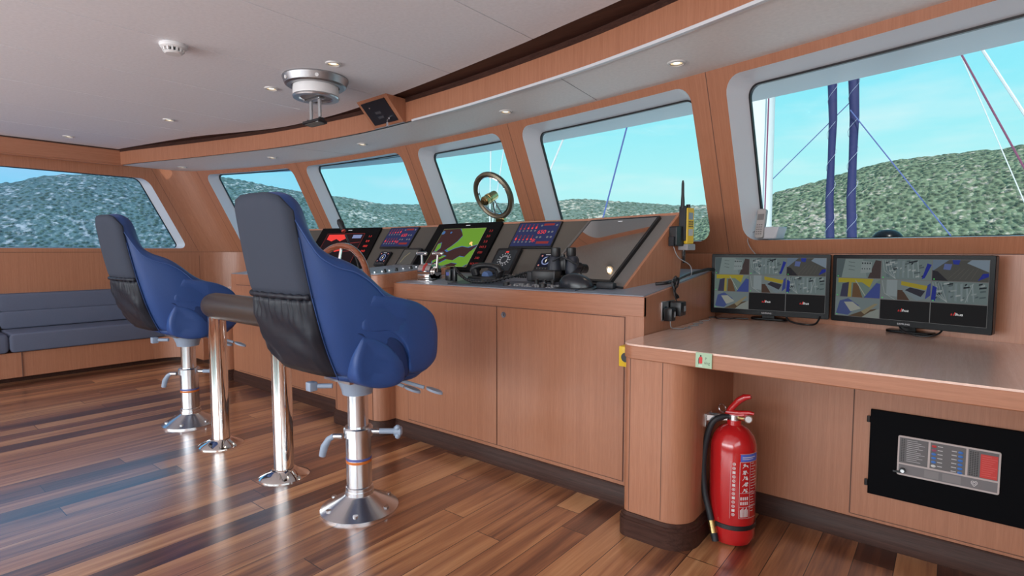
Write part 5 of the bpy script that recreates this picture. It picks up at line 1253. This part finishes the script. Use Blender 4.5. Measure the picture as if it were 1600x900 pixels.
# ================================================================== STEERING WHEEL
wc = Vector((-2.84, 1.84, .80)); wn = Vector((.0, -1, .22)).normalized()
t = thing('steering_wheel', 'glossy wooden ship steering wheel behind the front pilot chair', 'wheel', tuple(wc))
m = MB(mahog); m.ring(wc, wn, .338, .019, 64, 12); m.build('rim', t, smooth=80)
m = MB(chrome); m.lathe([(.0, .02), (.030, .02), (.05, .0), (.05, -.02), (.0, -.02)], wc, wn, 28); m.cyl(wc-wn*.02, wc-wn*.15, .02, n=16); m.build('hub', t, smooth=40)
ax1 = Vector((1, 0, 0)); ax2 = wn.cross(ax1).normalized(); m = MB(chrome)
for k in range(5):
    a = PI/2+k*2*PI/5; d = ax1*math.cos(a)+ax2*math.sin(a); m = MB(chrome); m.tube([wc+d*.04, wc+d*.335], .009, 10); m.build('spoke', t)

# ================================================================== THINGS ON THE CONSOLE
def ctop(x, y): return Vector((x, y, top_z(y)+.0038))
CT = lambda x, y: frame(ctop(x, y), (1, 0, 0), (0, 1, SL))
t = thing('throttle_control', 'chrome twin lever throttle control on the console', 'throttle', tuple(ctop(-2.47, 2.27)))
m = MB(satin); m.T = CT(-2.47, 2.27); m.prism(rrect(-.17, .12, -.09, .10, .008, 3), (0, 0, 0), (1, 0, 0), (0, 1, 0), (0, 0, .005)); m.build('base_plate', t, bevel=.001)
c = ctop(-2.47, 2.27)+Vector((0, 0, .045))
m = MB(chrome)
for k in range(1): m.cyl(c+Vector((-.052, 0, 0)), c+Vector((.052, 0, 0)), .050, n=36)
m.rbox(c.x-.052, c.x+.052, c.y-.055, c.y+.055, c.z-.045, c.z-.012, .006, 2); m.build('housing', t, smooth=30)
for sx, mat in ((-.045, paint((.5, .05, .05))), (.045, paint((.10, .30, .18)))):
    m = MB(mat); pts = [c+Vector((sx+(.009 if sx > 0 else -.009), .042*math.cos(a), .042*math.sin(a))) for a in [PI*.15+PI*.55*k/10 for k in range(11)]]; m.tube(pts, .006, 6); m.build('scale_arc', t)
m = MB(paint((.5, .05, .05))); m.tube([c+Vector((.012*0+.0, .0515*math.cos(a), .0515*math.sin(a))) for a in [PI*.62+PI*.35*k/10 for k in range(11)]], .007, 6); m.build('scale_arc', t)
for sx in (-.062, .062):
    m = MB(chrome); p = c+Vector((sx, 0, 0)); e = p+Vector((sx*.15-.012, .015, .105)); m.cyl(p-Vector((.008 if sx > 0 else -.008, 0, 0)), p+Vector((.008 if sx > 0 else -.008, 0, 0)), .024, n=20)
    m.tube([p, p+(e-p)*.5, e], [.011, .008, .007], 10); m.cyl(e+Vector((-.036, 0, .004)), e+Vector((.036, 0, .004)), .0105, n=16); m.ell(e+Vector((-.036, 0, .004)), .0115, .0115, .0115, 12, 6); m.ell(e+Vector((.036, 0, .004)), .0115, .0115, .0115, 12, 6); m.build('lever', t, smooth=50)
# black keyboard panel with knobs in the top
t = thing('radar_keypad', 'long black control panel with knobs set in the console top', 'control panel', tuple(ctop(-1.75, 2.20)))
m = MB(principled('keypad_grey_blue', (.055, .065, .09), .35)); m.T = CT(-1.75, 2.22); m.prism(rrect(-.43, .40, -.085, .085, .006, 3), (0, 0, 0), (1, 0, 0), (0, 1, 0), (0, 0, .006)); pl = m.build('plate', t, bevel=.001)
m = MB(grey_pl); m.T = CT(-1.75, 2.22); rnd = random.Random(5)
for i in range(18):
    for j in range(4):
        if rnd.random() < .75: m.box(-.02+.0165*i*1.0-.005, -.02+.0165*i+.005, -.06+.022*j-.006, -.06+.022*j+.006, .006, .0085)
m.build('key_field', t)
for x_, y_, r_, h_ in ((-.03, -.055, .018, .016), (.20, -.055, .020, .018), (.10, .03, .011, .02), (.15, .03, .011, .02), (.20, .03, .011, .02), (.25, .03, .011, .02)):
    m = MB(black); m.T = CT(-1.75, 2.22) @ Matrix.Translation((x_, y_, 0)); m.lathe([(.0, .006), (r_, .006), (r_*.95, .006+h_), (r_*.7, .008+h_), (.0, .008+h_)], n=18); m.use(white_pl); m.rect(-.0015, .0015, 0, r_*.8, .0086+h_); m.build('knob', t)
# telephone handset in its cradle
t = thing('telephone_handset', 'black telephone handset lying in its cradle on the console', 'telephone', tuple(ctop(-2.09, 2.37)))
T = CT(-2.09, 2.37); m = MB(black); m.T = T; m.prism(rrect(-.11, .11, -.055, .055, .012, 4), (0, 0, 0), (1, 0, 0), (0, 1, 0), (0, 0, .018)); m.build('cradle', t, bevel=.003)
m = MB(principled('blue_pad', (.12, .20, .42), .4)); m.T = T; m.prism([(-.028, .016), (.028, .016), (.02, .038), (-.005, .045), (-.02, .036)], (0, -.02, 0), (1, 0, 0), (0, 0, 1), (0, .04, 0)); m.build('cradle_rest', t, bevel=.002)
m = MB(black); m.T = T; m.tube([(-.105, 0, .040), (-.095, 0, .062), (-.055, 0, .074), (0, 0, .078), (.055, 0, .074), (.095, 0, .062), (.105, 0, .040)], [.024, .022, .017, .015, .017, .022, .024], 14)
m.cyl((-.094, 0, .052), (-.086, 0, .018), .027, .024, 20); m.cyl((.094, 0, .052), (.086, 0, .018), .027, .024, 20); m.build('handset', t, smooth=50)
t2 = thing('microphone_holder', 'small black upright holder beside the throttle levers', 'holder', tuple(ctop(-2.245, 2.22)))
m = MB(black); p = ctop(-2.245, 2.22); m.rbox(p.x-.022, p.x+.022, p.y-.018, p.y+.018, p.z+.0052, p.z+.07, .006, 2); m.use(principled('blue_label', (.05, .07, .3), .4)); m.box(p.x-.012, p.x+.012, p.y-.0186, p.y-.017, p.z+.035, p.z+.055); m.build('body', t2)
m = MB(black); q = ctop(-2.185, 2.20); m.rbox(q.x-.012, q.x+.012, q.y-.01, q.y+.01, q.z+.0062, q.z+.08, .005, 2); m.build('plug', t2)
hx = smooth_path([ctop(-2.185, 2.20)+Vector((0, 0, .085)), ctop(-2.13, 2.19)+Vector((0, 0, .045)), ctop(-2.04, 2.18)+Vector((0, 0, .016)), ctop(-1.92, 2.20)+Vector((0, 0, .016)), ctop(-1.83, 2.28)+Vector((0, 0, .035)), ctop(-1.78, 2.36)+Vector((0, 0, .045)), ctop(-1.76, 2.40)+Vector((0, 0, .025)), ctop(-1.82, 2.41)+Vector((0, 0, .016)), ctop(-1.90, 2.39)+Vector((0, 0, .018)), ctop(-1.975, 2.37)+Vector((0, 0, .03))], 30)
m = MB(black); cf = []
for i, p in enumerate(hx):
    d = (hx[min(i+1, len(hx)-1)]-hx[max(i-1, 0)]).normalized(); a = d.orthogonal().normalized(); a = Vector((0, 0, 1))-d*d.z; a.normalize(); b_ = d.cross(a); w = i*1.25
    cf.append(p+(a*math.cos(w)+b_*math.sin(w))*.0065)
m.tube(cf, .0042, 5); m.tube(hx, .006, 6); o = m.build('coiled_cord', smooth=80); tag(o, 'black coiled telephone cord curving over the console front', 'cord'); rebase(o, hx[0])
# binoculars standing on end
t = thing('binoculars', 'black binoculars standing on end on the console', 'binoculars', tuple(ctop(-1.60, 2.42)))
bx, by = -1.605, 2.425; bz = top_z(by)+.0045
for sx in (-.043, .043):
    o = (bx+sx*1.08, by+sx*.35, bz); m = MB(principled('binocular_blue_black', (.018, .022, .035), .45))
    m.lathe([(.0, .001), (.039, .001), (.040, .012), (.038, .02), (.038, .055), (.035, .085), (.030, .105), (.028, .120), (.024, .126), (.0, .126)], o, n=28); m.build('barrel', t, smooth=40)
    m = MB(black); m.lathe([(.0, .124), (.024, .124), (.026, .132), (.025, .168), (.021, .172), (.0, .168)], (o[0]-sx*.18, o[1], o[2]), n=24); m.build('eyecup', t, smooth=40)
m = MB(black); m.rbox(bx-.022, bx+.022, by-.016, by+.014, bz+.05, bz+.118, .006, 2); m.cyl((bx, by-.004, bz+.11), (bx, by-.004, bz+.135), .011, n=16); m.build('hinge_bridge', t)
m = MB(blacksoft); m.tube(smooth_path([(bx+.080, by+.01, bz+.115), (bx+.092, by, bz+.10), (bx+.087, by-.018, bz+.088), (bx+.05, by-.045, bz+.112), (bx+.01, by-.042, bz+.121), (bx-.04, by-.042, bz+.100), (bx-.082, by-.032, bz+.112), (bx-.078, by-.015, bz+.12)], 5), .005, 6); m.build('neck_strap', t)
t = thing('equipment_box', 'low black box in front of the standing binoculars', 'box', tuple(ctop(-1.66, 2.345)))
p = ctop(-1.66, 2.345); m = MB(black); m.rbox(p.x-.075, p.x+.075, p.y-.03, p.y+.03, p.z+.002, p.z+.062, .008, 3); m.build('housing', t); m = MB(blacksoft); m.rbox(p.x-.11, p.x-.077, p.y-.024, p.y+.024, p.z+.002, p.z+.052, .005, 2); m.build('side_block', t)
# domed black controller and its mat
t = thing('trackball_cover', 'smooth black domed cover on a thin mat at the console edge', 'cover', tuple(ctop(-1.40, 2.225)))
T = frame(ctop(-1.40, 2.225), (.985, .17, .02), (-.17, .985, SL)); m = MB(black); m.T = T; m.prism(rrect(-.085, .115, -.062, .062, .01, 3), (0, 0, .0025), (1, 0, 0), (0, 1, 0), (0, 0, .004)); m.build('mat', t)
m = MB(principled('dome_black', (.016, .018, .024), .28)); m.T = T; rg = []
for t_ in range(11):
    a = PI/2*t_/10; rg.append([(.005+.085*math.cos(a)*math.cos(2*PI*k/28)-.016*math.sin(a), .052*math.cos(a)*math.sin(2*PI*k/28), .0068+.062*math.sin(a)**.9) for k in range(28)])
m.loft(rg); m.build('dome', t, smooth=60)
cord([ctop(-1.34, 2.27)+Vector((0, 0, .014)), ctop(-1.30, 2.30)+Vector((0, 0, .010)), ctop(-1.24, 2.26)+Vector((0, 0, .008)), ctop(-1.18, 2.24)+Vector((0, 0, .008)), ctop(-1.16, 2.235)+Vector((0, 0, .007))], .0055, black, 'black lead running from the domed cover to the blank display')
m = MB(blacksoft); p = ctop(-1.235, 2.235)
m.rbox(p.x-.05, p.x+.04, p.y-.025, p.y+.015, p.z+.001, p.z+.03, .008, 2); o = m.build('glasses_case'); tag(o, 'small black case lying below the blank display', 'case'); rebase(o, p)
# gooseneck microphone
t = thing('gooseneck_microphone', 'black gooseneck microphone rising beside the steering wheel', 'microphone', (-3.21, 2.30, top_z(2.3)+.004))
m = MB(black); b0 = Vector((-3.21, 2.30, top_z(2.3)+.003)); m.lathe([(.0, 0), (.028, 0), (.026, .012), (.012, .02), (.0, .02)], b0, n=20); m.build('base', t)
m = MB(black); tp = Vector((-3.42, 2.31, 1.262)); m.tube(smooth_path([b0+Vector((0, 0, .015)), b0+Vector((-.035, 0, .11)), b0+Vector((-.12, .003, .22)), tp-Vector((-.035, 0, .05))], 6), .006, 8); m.build('stem', t, smooth=80)
m = MB(blacksoft); hd_ = tp+Vector((-.01, 0, .02)); d = (hd_-(tp-Vector((-.035, 0, .05)))).normalized(); m.lathe([(.0, -.05), (.014, -.045), (.020, -.02), (.024, .02), (.018, .045), (.0, .052)], hd_, d, 18); m.use(paint((.5, .04, .03))); m.lathe([(.0125, -.054), (.0155, -.052), (.0155, -.044), (.0125, -.042)], hd_, d, 18); m.build('foam_head', t, smooth=60)
